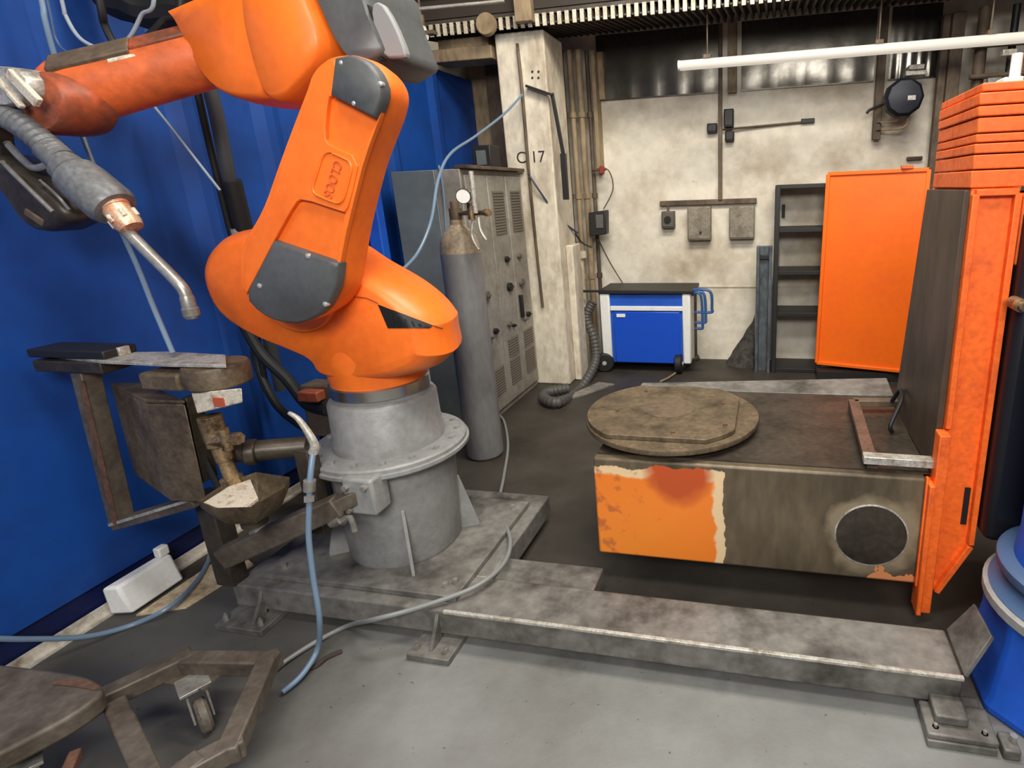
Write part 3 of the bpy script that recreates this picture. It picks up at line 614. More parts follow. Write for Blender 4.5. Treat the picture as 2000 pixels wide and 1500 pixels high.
# ---------------------------------------------------------------- machine base frame
c = empty('base_frame', 'long low gray steel base frame lying between the robot and the blue headstock', 'base frame', (-.8, 1.8, 0))
bm = B(); box(bm, -2.28, .662, 1.69, 1.915, .045, .16); obj('main_beam', bm, BEAMSTEEL, c, bevel=.010, seg=3)
bm = B(); box(bm, -2.28, -1.16, 1.915, 2.62, .045, .158); box(bm, -1.16, -.70, 1.915, 2.10, .045, .13); obj('deck', bm, BEAMSTEEL, c, bevel=.008)
bm = B(); box(bm, -1.25, .663, 1.686, 1.702, .150, .1625); obj('edge_highlight', bm, PALE, c, bevel=.002, label='pale bar as painted front edge highlight')  # chamfer highlight put in as a pale bar along the front edge
def foot(x0, x1, y0, y1, gx, top=.16, fin=True):
    f = None
    bm = B(); box(bm, x0, x1, y0, y1, 0, .028); f = obj('foot_plate', bm, BEAMSTEEL, c, bevel=.004)
    if fin: bm = B(); prism(bm, [(gx - .008, y0 + .03, .028), (gx - .008, 1.692, .028), (gx - .008, 1.692, top - .01), (gx - .008, y0 + .09, top - .04)], (.016, 0, 0)); obj('gusset', bm, BEAMSTEEL, f, bevel=.002)
    for bx in (x0 + .03, x1 - .03):
        bm = B(); cyl(bm, (bx, y0 + .035, .028), (bx, y0 + .035, .05), .011, n=6); cyl(bm, (bx, y0 + .035, .05), (bx, y0 + .035, .062), .006, n=8); obj('anchor_bolt', bm, STEEL, f, smooth=False)
foot(-1.37, -1.185, 1.585, 1.75, -1.28)
foot(-2.30, -2.06, 1.59, 1.75, -2.13)
foot(.53, .735, 1.555, 1.75, .62, fin=False)
bm = B(); box(bm, .53, .74, 1.56, 1.69, .028, .05); box(bm, .56, .66, 1.60, 1.692, .05, .085); obj('end_block', bm, BEAMSTEEL, c, bevel=.006)
bm = B(); q = [V((.664, 1.70, .162)), V((.664, 1.91, .165)), P(1902, 1178, Y=1.93), P(1936, 1242, Y=1.74)]
prism(bm, q, (.012, 0, -.012)); obj('end_plate', bm, BEAMSTEEL, c, bevel=.003)

# ---------------------------------------------------------------- robot pedestal
RX, RY = -1.68, 2.10
c = empty('robot_pedestal', 'round gray steel pedestal with a wide bolted flange under the orange robot', 'pedestal', (RX, RY, .16))
bm = B(); box(bm, -2.17, -1.225, 1.745, 2.5, .161, .186); obj('base_plate', bm, BEAMSTEEL, c, bevel=.003)
bm = B(); lathe(bm, (RX, RY, 0), [(.243, .186), (.25, .20), (.272, .665)], 64); obj('column', bm, GRAY_CAST, c)
fl = None
bm = B(); lathe(bm, (RX, RY, 0), [(.30, .655), (.335, .66), (.342, .668), (.342, .682), (.332, .685), (.332, .70), (.325, .708), (.23, .71)], 72); fl = obj('flange', bm, GRAY_CAST, c)
for k in range(16):
    a = 2 * math.pi * k / 16 + .12
    p = V((RX + .292 * math.cos(a), RY + .292 * math.sin(a), .708)); bm = B()
    cyl(bm, p, p + V((0, 0, .014)), .013, n=6); obj('bolt', bm, GRAY_CAST, fl, smooth=False)
for a in (-52, 28, 128, 215):
    a = math.radians(a); u = V((math.cos(a), math.sin(a), 0)); t = V((-u.y, u.x, 0)) * .007; o = V((RX, RY, 0))
    bm = B(); prism(bm, [o + u * .235 + V((0, 0, .186)) - t, o + u * .335 + V((0, 0, .186)) - t, o + u * .335 + V((0, 0, .205)) - t, o + u * .268 + V((0, 0, .47)) - t, o + u * .25 + V((0, 0, .47)) - t], t * 2); obj('gusset', bm, GRAY_CAST, c, bevel=.002)
for p in ((-1.30, 1.80), (-1.27, 1.83), (-2.10, 1.80), (-1.28, 2.42)):
    bm = B(); cyl(bm, (p[0], p[1], .186), (p[0], p[1], .206), .012, n=6); obj('bolt', bm, STEEL, c, smooth=False)

# ---------------------------------------------------------------- robot
rb = empty('welding_robot', 'big orange jointed welding robot arm bolted on the gray pedestal', 'robot', (RX, RY, .71))
bm = B(); lathe(bm, (RX, RY, 0), [(.236, .7095), (.236, .75), (.230, .76), (.226, .915), (.215, .93), (.195, .935), (.195, .955)], 64); obj('base', bm, GRAY_CAST, rb)
bm = B(); lathe(bm, (RX, RY, 0), [(.200, .95), (.207, .955), (.207, .998), (.200, 1.003)], 64); obj('bearing_ring', bm, CHROME, rb, label='shiny machined ring')
# slewing column: cast body lofted front to back, plus the turned foot
bm = B(); lathe(bm, (RX, RY, 0), [(.198, 1.002), (.20, 1.02), (.205, 1.06), (.215, 1.12), (.20, 1.20), (.15, 1.28)], 56)
foot_o = obj('slewing_column', bm, ORANGE, rb)
out = [(420, 530), (428, 492), (450, 462), (482, 446), (560, 440), (640, 462), (700, 505), (752, 533), (800, 562), (845, 600), (868, 632), (871, 660), (878, 690), (846, 722), (760, 738), (664, 735), (650, 700), (596, 676), (540, 655), (478, 622), (440, 585)]
Q = chaikin(px(out, Y=2.02), 2, keep=(10, 12))
bm = B(); pillow(bm, Q, (1.895, 1.902, 1.925, 1.96, 2.0, 2.05, 2.10, 2.16, 2.21, 2.24), (.84, .875, .925, .965, .99, 1, .985, .95, .90, .84))
sc_ = obj('shoulder_casting', bm, ORANGE, rb, angle=50)
from mathutils.bvhtree import BVHTree
tree = BVHTree.FromPolygons([v.co.copy() for v in sc_.data.vertices], [list(f.vertices) for f in sc_.data.polygons])
def on(x, y, off=.003):
    o = V((0, 0, HC)); h = tree.ray_cast(o, (P(x, y, Y=2.0) - o).normalized())
    return h[0] + h[1] * off if h[0] is not None else P(x, y, Y=1.95)
def patch(c4, nu, nv, off):
    bm = B(); c4 = [V((x, y)) for x, y in c4]
    g = []
    for j in range(nv + 1):
        a = c4[0].lerp(c4[3], j / nv); b_ = c4[1].lerp(c4[2], j / nv)
        g.append([bm.verts.new(on(*a.lerp(b_, i / nu), off)) for i in range(nu + 1)])
    for j in range(nv):
        for i in range(nu): bm.faces.new((g[j][i], g[j][i + 1], g[j + 1][i + 1], g[j + 1][i]))
    return bm
ve = obj('vent_opening', patch([(738, 594), (846, 636), (838, 641), (758, 641)], 12, 6, .002), BLACK, rb, label='black vent opening')
for k in range(5):
    bm = B(); bar(bm, on(766 + k * 13, 613 + k * 5, .004), on(770 + k * 13, 637, .004), .005, .005); obj('vent_fin', bm, BLACKMET, ve, smooth=False)
for seam in ([(690, 580), (715, 582), (738, 592)], [(846, 636), (856, 639), (864, 641)]):
    bm = B(); tube(bm, [on(x, y, .0005) for x, y in seam], .003, 6, 2); obj('casting_seam', bm, SOOTY, rb)
# shoulder axle between the body and the link arm
a = P(580, 555, Y=1.90)
bm = B(); cyl(bm, (a.x, 1.875, a.z), (a.x, 1.97, a.z), .19, n=48); obj('shoulder_axle', bm, ORANGE, rb, bevel=.006)
# link arm
YF = 1.745
arm_out = [(583, 213), (600, 170), (612, 132), (640, 106), (680, 102), (715, 116), (742, 142), (756, 175), (748, 215), (735, 250), (712, 310), (694, 380), (678, 450), (668, 520), (662, 560), (640, 606), (592, 634), (540, 632), (492, 600), (468, 572), (466, 525), (468, 480), (510, 417), (543, 320)]
Q = chaikin(px(arm_out, Y=YF), 2)
la = None
bm = B(); pillow(bm, Q, (YF, YF + .012, YF + .035, YF + .09, YF + .13), (.965, .985, 1.0, 1.0, .98)); la = obj('link_arm', bm, ORANGE, rb, angle=50)
# raised ribs on the arm: left ridge, name block, right lip
rib = [(604, 196), (618, 150), (640, 122), (657, 114), (648, 187), (640, 190), (633, 268), (642, 284), (702, 308), (688, 372), (676, 416), (662, 412), (590, 388), (576, 396), (536, 468), (488, 560), (480, 575), (476, 530), (478, 486), (517, 420), (550, 322), (590, 218)]
Q = chaikin(px(rib, Y=YF - .018), 1, keep=(4, 16))
bm = B(); prism(bm, Q, (0, .03, 0)); obj('raised_rib', bm, ORANGE, la, bevel=.008, seg=3)
bm = B(); Q = chaikin(px([(736, 236), (747, 214), (712, 308), (694, 378), (672, 470), (664, 520), (656, 520), (662, 470), (680, 390), (700, 310)], Y=YF - .012), 1); prism(bm, Q, (0, .02, 0)); obj('right_lip', bm, ORANGE, la, bevel=.005)
cov = [(657, 113), (690, 106), (722, 122), (742, 148), (752, 180), (744, 210), (733, 231), (690, 208), (648, 187)]
Q = chaikin(px(cov, Y=YF - .022), 1, keep=(0, 6, 8))
bm = B(); pillow(bm, Q, (YF - .034, YF - .03, YF - .02, YF + .012), (.90, .955, 1, 1)); cu = obj('upper_cover', bm, COVER, la, angle=60, label='gray upper joint cover')
for p in ((667, 123), (743, 164), (692, 202)):
    q = P(*p, Y=YF - .03); bm = B(); lathe(bm, q, [(.008, -.012), (.008, .003), (.004, .006)], 14, V((0, -1, 0))); obj('screw', bm, SCREW, cu)
cov = [(536, 470), (600, 492), (663, 514), (661, 545), (654, 574), (634, 610), (592, 632), (548, 630), (508, 612), (479, 580), (505, 528)]
Q = chaikin(px(cov, Y=YF - .022), 1, keep=(0, 2))
bm = B(); pillow(bm, Q, (YF - .032, YF - .028, YF - .02, YF + .012), (.93, .965, 1, 1)); cl = obj('lower_cover', bm, COVER, la, angle=60, label='gray lower joint cover')
for p in ((508, 558), (602, 500), (636, 594)):
    q = P(*p, Y=YF - .03); bm = B(); lathe(bm, q, [(.009, -.012), (.009, .004), (.004, .007)], 14, V((0, -1, 0))); obj('screw', bm, SCREW, cl)
# embossed frame and lettering on the name block
YN = YF - .02
fr = chaikin(px([(634, 293), (660, 304), (690, 318), (680, 358), (668, 401), (638, 390), (607, 376), (620, 335)], Y=YN), 2, keep=(1, 3, 5, 7)); fr.append(fr[0])
bm = B(); tube(bm, fr, .0042, 6, 0); pl = obj('name_frame', bm, ORANGE, la)
a = P(662, 318, Y=YN); b_ = P(640, 388, Y=YN); mid = (P(653, 318, Y=YN) + P(640, 386, Y=YN)) / 2 + V((0, .001, 0))
u = (b_ - a); u.y = 0; vv = V((-u.z, 0, u.x)); 
text('raised_lettering', 'CLOOS', .046, P(650, 350, Y=YN + .001), u, vv, ORANGE_OLD, la, .0035, sx=.86)
# elbow and forearm
el = [(545, -60), (655, -60), (664, 0), (680, 45), (704, 104), (690, 150), (650, 190), (622, 214), (592, 213), (574, 165), (560, 110), (548, 50)]
Q = chaikin(px(el, Y=2.05), 2)
bm = B(); pillow(bm, Q, (1.865, 1.875, 1.90, 1.95, 2.05, 2.15, 2.20, 2.23), (.86, .92, .965, 1, 1.0, 1, .95, .88)); obj('elbow_housing', bm, ORANGE, rb, angle=50)
ad = [(398, 40), (412, 56), (436, 108), (462, 160), (490, 192), (520, 207), (562, 214), (600, 208), (600, 60), (570, -30), (520, -8), (460, 14)]
Q = chaikin(px(ad, Y=2.07), 1, keep=(0, 8, 9))
bm = B(); pillow(bm, Q, (1.90, 1.91, 1.94, 2.00, 2.07, 2.14, 2.2, 2.22), (.84, .90, .95, .99, 1.0, .98, .93, .88)); obj('forearm_flange', bm, ORANGE, rb, angle=50)
bm = B(); Q = [V(p) for p in px([(398, 36), (460, 10), (560, -40), (566, -16), (462, 28), (412, 54)], Y=1.97)]; prism(bm, Q, (0, .16, 0)); obj('flange_top_dirt', bm, GRIME, rb, bevel=.006, label='grimy gray top strip')
wA, wB = P(478, 92, Y=2.06), P(75, 190, Y=1.74)
wB = P(118, 188, Y=1.76)
bm = B(); d = wB - wA
pts = [wA + d * t for t in (0, .1, .3, .5, .7, .85, .95, 1.0)]
rads = [.098, .104, .106, .107, .109, .112, .110, .098]
def rf(t, L=len(pts)):
    f = t * (L - 1); i = min(int(f), L - 2); return rads[i] + (rads[i + 1] - rads[i]) * (f - i)
tube(bm, pts, .1, 36, 0, rad=rf); fo = obj('forearm', bm, ORANGE_OLD, rb, angle=50)
a, b_ = frame_of(d)
nrm = (V((0, -.8, .8)) - d.normalized() * V((0, -.8, .8)).dot(d.normalized())).normalized()
bm = B(); bar(bm, wA + d * .12 + nrm * .100, wA + d * .52 + nrm * .100, .075, .02, nrm); obj('top_rail', bm, SOOTY, fo, bevel=.006)
bm = B(); bar(bm, wA + d * .52 + nrm * .099, wA + d * .93 + nrm * .104, .10, .022, nrm); obj('top_plate', bm, GRIME, fo, bevel=.006, label='grimy gray top plate')
sd = (V((0, -1, .35)) - d.normalized() * V((0, -1, .35)).dot(d.normalized())).normalized()
bm = B(); bar(bm, wA + d * .50 + sd * .100, wA + d * .64 + sd * .102, .045, .012, sd); obj('label_plate', bm, SPATTER, fo, bevel=.003, label='pale rating plate')
# wrist: fork and silver flange
bm = B(); Q = chaikin(px([(82, 150), (130, 140), (176, 180), (180, 225), (160, 262), (118, 268), (92, 236)], Y=1.72), 2)
pillow(bm, Q, (1.64, 1.65, 1.68, 1.76, 1.80, 1.82), (.85, .93, 1, 1, .95, .88)); obj('wrist_fork', bm, SOOTY, rb, angle=50)
bm = B(); Q = chaikin(px([(-30, 150), (10, 138), (60, 134), (112, 150), (116, 196), (82, 214), (30, 213), (-30, 208)], Y=1.68), 1)
pillow(bm, Q, (1.60, 1.61, 1.64, 1.74, 1.78), (.90, .95, 1, 1, .93)); wf = obj('wrist_flange', bm, PALE, rb, angle=50, label='pale worn metal wrist')
bm = B(); bar(bm, P(18, 142, Y=1.597), P(76, 202, Y=1.597), .035, .02, V((0, -1, 0))); bar(bm, P(-8, 150, Y=1.598), P(44, 210, Y=1.598), .016, .02, V((0, -1, 0))); obj('clamp_strap', bm, SPATTER, wf, bevel=.004)
# motors behind the elbow
mo = [(648, -60), (660, -10), (690, 62), (714, 112), (752, 158), (780, 140), (806, 124), (796, 96), (770, 36), (748, -60)]
Q = chaikin(px(mo, Y=2.05), 1)
bm = B(); pillow(bm, Q, (1.90, 1.91, 1.94, 2.05, 2.2, 2.25), (.86, .92, .97, 1, .97, .9)); mh = obj('motor_housing', bm, COVER, rb, angle=50, label='gray motor housing')
bm = B(); Q = chaikin(px([(722, 10), (742, 0), (768, 40), (795, 106), (790, 112), (748, 114), (732, 70)], Y=1.915), 1); prism(bm, Q, (0, .03, 0)); obj('motor_cover', bm, mat('light_gray_cover', (138, 138, 137), .45), mh, bevel=.008, label='light gray cover plate')
bm = B(); Q = chaikin(px([(706, 10), (722, 8), (734, 72), (748, 116), (738, 118), (718, 78)], Y=1.912), 1); prism(bm, Q, (0, .03, 0)); obj('motor_seam', bm, BLACKMET, mh)

# ---------------------------------------------------------------- torch held by the wrist
t = empty('welding_torch', 'gray welding torch with a curved silver neck hanging from the robot wrist', 'welding torch', P(150, 350, Y=1.62))
YT = 1.62
bm = B(); tube(bm, [P(-60, 205, Y=YT), P(0, 222, Y=YT), P(50, 250, Y=YT), P(100, 292, Y=YT), P(122, 312, Y=YT)], .03, 18, 18, rad=lambda u: .036 + .006 * (round(u * 72) % 4 < 2)); obj('cable_sleeve', bm, TORCHGRAY, t, angle=80)
bm = B(); cyl(bm, P(92, 288, Y=YT), P(128, 322, Y=YT), .045, n=28); cyl(bm, P(122, 316, Y=YT), P(140, 334, Y=YT), .034, n=28); obj('coupling', bm, TORCHGRAY, t, bevel=.004)
bm = B(); a = P(124, 322, Y=YT); b_ = P(226, 408, Y=YT); dd = (b_ - a).normalized(); L_ = (b_ - a).length
lathe(bm, a, [(.040, 0), (.054, .008), (.056, .035), (.050, .04), (.050, .05), (.070, .056), (.075, .10), (.076, L_ * .92), (.066, L_)], 36, dd); obj('torch_body', bm, TORCHGRAY, t)
bm = B(); a = P(222, 402, Y=YT); b_ = P(258, 446, Y=YT); dd = (b_ - a).normalized(); L_ = (b_ - a).length
lathe(bm, a, [(.044, -.005), (.045, .01), (.041, .012), (.042, L_ * .8), (.036, L_)], 28, dd); obj('collar', bm, COPPER, t, label='copper coloured collar')
for k in range(6):
    ang = k * math.pi / 3; x_, y_ = frame_of(dd); q = a + dd * L_ * .55 + (x_ * math.cos(ang) + y_ * math.sin(ang)) * .042
    bm = B(); cyl(bm, q - dd * .014, q + dd * .014, .007, n=8); obj('collar_lug', bm, SPATTER, t)
bm = B(); tube(bm, [P(240, 444, Y=YT), P(290, 494, Y=YT), P(336, 540, Y=YT), P(358, 566, Y=YT), P(368, 590, Y=YT)], .0195, 16, 8); obj('neck', bm, STEEL, t, label='curved silver neck')
bm = B(); a = P(365, 582, Y=YT); b_ = P(376, 622, Y=YT); dd = (b_ - a).normalized(); L_ = (b_ - a).length
lathe(bm, a, [(.020, -.008), (.0225, 0), (.0225, L_ * .45), (.026, L_ * .5), (.026, L_ * .85), (.018, L_)], 24, dd); obj('nozzle', bm, STEEL, t)
# torch holder bracket and the second unit below it
bm = B(); tube(bm, [P(14, 280, Y=YT + .03), P(44, 312, Y=YT + .02), P(66, 328, Y=YT), P(92, 322, Y=YT), P(110, 312, Y=YT)], .012, 10, 6); obj('holder_rod', bm, STEEL, t)
h = chaikin(px([(-20, 300), (20, 300), (90, 340), (150, 392), (172, 424), (150, 440), (112, 456), (78, 432), (50, 384), (10, 340), (-20, 330)], Y=1.66), 2)
bm = B(); pillow(bm, h, (1.60, 1.61, 1.64, 1.72, 1.76), (.86, .94, 1, 1, .9)); hd = obj('holder', bm, DARKSTEEL, t, angle=50, label='dark steel torch holder')
bm = B(); tube(bm, [P(4, 316, Y=1.595), P(50, 362, Y=1.592), P(104, 414, Y=1.597)], .008, 10, 4); tube(bm, [P(78, 352, Y=1.60), P(110, 380, Y=1.598), P(136, 410, Y=1.598)], .005, 8, 4); obj('edge_rail', bm, STEEL, hd)
bm = B(); bar(bm, P(62, 412, Y=1.62), P(98, 436, Y=1.62), .05, .03); obj('sensor', bm, GRIME, hd, bevel=.006)
bm = B(); bar(bm, P(-10, 200, Y=1.66), P(6, 312, Y=1.66), .06, .05, V((0, -1, 0))); obj('mount_plate', bm, BLACKMET, t, bevel=.006)

# ---------------------------------------------------------------- torch cleaning station
YS = 1.60
s = empty('torch_cleaning_station', 'oily steel torch cleaning station with box, round clamp and tray left of the pedestal', 'cleaning station', P(450, 1120, Y=1.70))
bm = B(); a = P(455, 1132, Y=1.71); box(bm, a.x - .045, a.x + .045, 1.67, 1.75, .162, .60); obj('leg', bm, DARKSTEEL, s, bevel=.006)
bm = B(); bar(bm, P(438, 1088, Y=1.60), P(664, 985, Y=1.72), .07, .085); bar(bm, P(640, 995, Y=1.71), P(735, 950, Y=1.80), .06, .06); obj('bracket_beam', bm, CARTSTEEL, s, bevel=.006)
a = P(722, 960, Y=1.80); bm = B(); box(bm, a.x - .075, a.x + .065, 1.74, 1.842, a.z - .075, a.z + .085); cb = obj('clamp_block', bm, GRAY_CAST, s, bevel=.012)
for dx, dz in ((-.05, .05), (-.05, -.05), (.035, .055)):
    bm = B(); q = V((a.x + dx, 1.742, a.z + dz)); cyl(bm, q, q + V((0, -.02, 0)), .013, n=6); obj('bolt', bm, STEEL, cb, smooth=False)
bm = B(); q = P(648, 1020, Y=1.70); cyl(bm, q, q + V((.05, 0, .02)), .022, n=14); tube(bm, [q + V((.05, 0, .0)), q + V((.09, 0, .03)), q + V((.10, 0, -.03))], .012, 8, 4); obj('clamp_lever', bm, STEEL, s)
# tray
def tray():
    top = [P(386, 978, Y=1.50), P(430, 952, Y=1.57), P(505, 925, Y=1.70), P(566, 930, Y=1.70), P(560, 948, Y=1.60), P(470, 1000, Y=1.48)]
    z = .74
    top = [P(386, 978, Z=z), P(440, 944, Z=z), P(500, 922, Z=z), P(566, 932, Z=z), P(556, 952, Z=z), P(492, 990, Z=z), P(420, 992, Z=z)]
    c_ = sum(top, V()) / len(top)
    bm = B(); lay = []
    for zz, k in ((z, 1.0), (z - .03, .97), (z - .085, .75), (z - .10, .55)):
        lay.append([bm.verts.new((c_.x + (p.x - c_.x) * k, c_.y + (p.y - c_.y) * k, zz)) for p in top])
    n = len(top)
    for u, v in zip(lay, lay[1:]):
        for i in range(n): bm.faces.new((u[i], u[(i + 1) % n], v[(i + 1) % n], v[i]))
    bm.faces.new(lay[-1])
    bmesh.ops.solidify(bm, geom=list(bm.faces), thickness=.006)
    return bm, c_
bm, tc_ = tray(); tr = obj('tray', bm, BROWNSTEEL, s, angle=50)
bm = B(); Q = [tc_ + (p - tc_) * .9 - V((0, 0, .012)) for p in (P(386, 978, Z=.74), P(440, 944, Z=.74), P(488, 928, Z=.74), P(505, 968, Z=.74), P(480, 988, Z=.74), P(420, 990, Z=.74))]; prism(bm, Q, (0, 0, -.01)); obj('tray_liner', bm, SPATTER, tr, label='pale spattered liner')
bm = B(); q = P(494, 1045, Y=1.62); cyl(bm, q, q + V((0, .05, 0)), .02, n=12); obj('drain_cock', bm, STEEL, tr)
bm = B(); cyl(bm, (tc_.x, tc_.y, .60), (tc_.x, tc_.y, .65), .045, n=16); obj('drain', bm, DARKSTEEL, tr)
# fittings between the clamp and the tray
bm = B()
cyl(bm, P(408, 812, Y=YS), P(428, 870, Y=YS), .040, n=20); cyl(bm, P(424, 858, Y=YS), P(440, 900, Y=YS), .030, n=20)
obj('spindle', bm, BRASS, s, bevel=.003)
bm = B(); cyl(bm, P(414, 862, Y=YS - .02), P(468, 856, Y=YS - .02), .024, n=6); cyl(bm, P(436, 838, Y=YS - .03), P(446, 878, Y=YS - .03), .018, n=12); obj('elbow_fitting', bm, BRASS, s)
bm = B(); cyl(bm, P(438, 896, Y=YS), P(462, 955, Y=YS), .026, n=18); cyl(bm, P(450, 930, Y=YS), P(456, 944, Y=YS), .038, n=6); obj('drain_spout', bm, BRASS, s)
bm = B(); cyl(bm, P(398, 880, Y=YS + .03), P(404, 905, Y=YS + .03), .036, n=16); tube(bm, [P(388, 850, Y=YS), P(402, 900, Y=YS), P(432, 960, Y=YS)], .012, 8); obj('black_coupling', bm, BLACK, s)
# gearbox box with slanted sides
bx0 = [P(232, 790, Y=1.66), P(352, 775, Y=1.56), P(402, 962, Y=1.56), P(308, 982, Y=1.60)]
ZT, ZB = 1.085, .715
E_, R_, L2 = P(286, 788, Y=1.53), P(358, 774, Y=1.545), P(228, 792, Y=1.69)
Eb, Rb = P(334, 980, Y=1.53), P(400, 962, Y=1.545)
def flat(p, z): return V((p.x, p.y, z))
zt_, zb_ = E_.z, Eb.z
four = [E_, R_, R_ + L2 - E_, L2]; cxy = E_
lowr = [Eb, Rb, Rb + L2 - E_, Eb + L2 - E_]
bm = B(); hexa(bm, [flat(q, zb_) for q in lowr] + [flat(q, zt_) for q in four]); obj('gearbox', bm, BROWNSTEEL, s, bevel=.008)
bm = B(); prism(bm, [flat(q, zt_) for q in four], (0, 0, .012)); obj('gearbox_lid', bm, BROWNSTEEL, s, bevel=.003)
bm = B(); bar(bm, P(374, 772, Y=1.60), P(408, 935, Y=1.60), .022, .06, V((0, -1, 0))); obj('back_rail', bm, DARKSTEEL, s, bevel=.003)
# round clamp on top
a = P(420, 728, Y=1.62); ztop = P(420, 692, Y=1.62).z
CZ = 1.155
cc = P(424, 726, Y=1.62)
bm = B(); lathe(bm, (cc.x, 1.62, cc.z - .045), [(.10, 0), (.105, .006), (.105, .07), (.10, .078), (.03, .078)], 40); obj('clamp_drum', bm, BROWNSTEEL, s)
bm = B(); q = P(330, 738, Y=1.58); box(bm, q.x - .075, q.x + .10, 1.53, 1.63, q.z - .035, q.z + .03); obj('clamp_jaw', bm, BROWNSTEEL, s, bevel=.010)
bm = B(); q = P(425, 785, Y=1.60); hexa(bm, [P(386, 808, Y=1.53), P(474, 786, Y=1.53), P(474, 786, Y=1.66), P(386, 806, Y=1.66), P(374, 768, Y=1.53), P(472, 758, Y=1.53), P(472, 758, Y=1.66), P(374, 766, Y=1.66)]); ob = obj('pale_block', bm, SPATTER, s, bevel=.004, label='pale block under the drum with a red mark')
bm = B(); q0 = P(418, 786, Y=1.528); box(bm, q0.x, q0.x + .045, 1.525, 1.532, q0.z - .015, q0.z + .018); obj('red_mark', bm, mat('red_brown_mark', (178, 84, 56), .6), ob)
# long top plate and black pad
zt = cc.z + .036
bm = B(); Q = [P(88, 722, Y=1.62), P(206, 730, Y=1.56), P(330, 706, Y=1.55), P(438, 700, Y=1.56), P(440, 690, Y=1.68), P(330, 692, Y=1.70), P(204, 712, Y=1.66), P(100, 712, Y=1.70)]
Q = [V((p.x, p.y, cc.z + .036 + .0)) for p in Q]
prism(bm, Q, (0, 0, .012)); tp = obj('top_plate', bm, PALE, s, bevel=.002, label='long pale top plate')
xa, xb = Q[0].x, Q[1].x
bm = B(); box(bm, xa + .02, xb + .0, 1.57, 1.69, zt + .012, zt + .045); obj('brush_pad', bm, BLACKMET, tp, bevel=.006, label='black pad on the end of the plate')
bm = B(); q = P(244, 702, Y=1.64); box(bm, q.x - .014, q.x + .014, 1.62, 1.66, zt + .012, zt + .045); obj('tab', bm, PALE, tp, bevel=.003)
bm = B(); box(bm, xa + .03, xb - .03, 1.57, 1.69, zt - .045, zt); obj('plate_base', bm, DARKSTEEL, tp, bevel=.005)
# hanging channel and lower bar at the left
bm = B(); xm = (xa + xb) / 2
lo = P(240, 1022, Y=1.60)
bar(bm, (xm + .01, 1.62, zt - .04), (lo.x, 1.60, lo.z), .055, .07, V((0, -1, 0))); hc = obj('hanging_channel', bm, CARTSTEEL, s, bevel=.004)
bm = B(); bar(bm, (xm + .03, 1.584, zt - .08), (lo.x + .02, 1.563, lo.z + .02), .022, .006, V((0, -1, 0))); obj('channel_rust', bm, RUSTY, hc)
bm = B(); bar(bm, (lo.x - .02, 1.60, lo.z), P(392, 975, Y=1.60), .07, .04); obj('lower_bar', bm, CARTSTEEL, s, bevel=.004)
bm = B(); bar(bm, (lo.x - .02, 1.563, lo.z + .012), P(392, 970, Y=1.563), .004, .012); obj('lower_bar_edge', bm, PALE, s)
# arm to the pedestal and small stand
bm = B(); cyl(bm, P(452, 884, Y=1.66), P(600, 872, Y=1.80), .042, n=18); cyl(bm, P(480, 884, Y=1.68), P(502, 882, Y=1.70), .052, n=18); obj('cross_arm', bm, DARKSTEEL, s, bevel=.004)
bm = B(); q = P(596, 890, Y=1.76); box(bm, q.x - .035, q.x + .03, 1.74, 1.80, .42, q.z + .03); obj('stand', bm, DARKSTEEL, s, bevel=.004)

# ---------------------------------------------------------------- air gun hose, floor hoses, wires
e = empty('air_hose', 'blue-gray air hose with silver couplings hanging in front of the gray pedestal', 'hose', P(610, 1000, Y=1.52))
bm = B(); tube(bm, [P(612, 880, Y=1.62), P(606, 930, Y=1.58), P(604, 985, Y=1.56), P(603, 1050, Y=1.54), P(612, 1130, Y=1.52), P(624, 1210, Y=1.50), P(620, 1268, Z=.07), P(590, 1318, Z=.03), P(552, 1352, Z=.014)], .0105, 12, 8); obj('hose_line', bm, TUBE_HOSE, e)
bm = B(); cyl(bm, P(605, 938, Y=1.575), P(604, 958, Y=1.57), .021, n=14); cyl(bm, P(604, 968, Y=1.567), P(604, 980, Y=1.56), .019, n=6); obj('coupling', bm, STEEL, e)
bm = B(); tube(bm, [P(564, 806, Y=1.62), P(582, 818, Y=1.62), P(600, 842, Y=1.62), P(614, 868, Y=1.62), P(612, 884, Y=1.62)], .010, 10, 8, rad=lambda u: .007 + .011 * u); obj('nozzle_tube', bm, PALE, e, label='pale tapered nozzle tube')
hose('floor_hose', [P(968, 806, Z=.012), P(984, 822, Z=.012), P(992, 870, Z=.012), P(984, 930, Z=.012), P(974, 985, Z=.06), P(984, 1018, Z=.16), P(996, 1050, Z=.19), P(992, 1085, Z=.20), P(970, 1116, Z=.20), P(930, 1145, Z=.20), P(880, 1166, Z=.19), P(800, 1192, Y=1.655), P(730, 1210, Y=1.60), P(680, 1222, Z=.02), P(620, 1252, Z=.014), P(560, 1290, Z=.014), P(534, 1312, Z=.014)], .0100, GRAY_HOSE, 'gray hose looping past the pedestal and over the base frame to the floor')
hose('pressure_hose', [P(-40, 1246, X=-2.80), P(60, 1248, X=-2.78), P(170, 1243, X=-2.74), P(260, 1220, X=-2.68), P(330, 1186, Z=.05), P(380, 1140, Z=.03), P(405, 1100, Z=.02), P(412, 1076, Z=.02)], .0105, TUBE_HOSE, 'blue-gray hose sweeping in at the lower left past the white container')
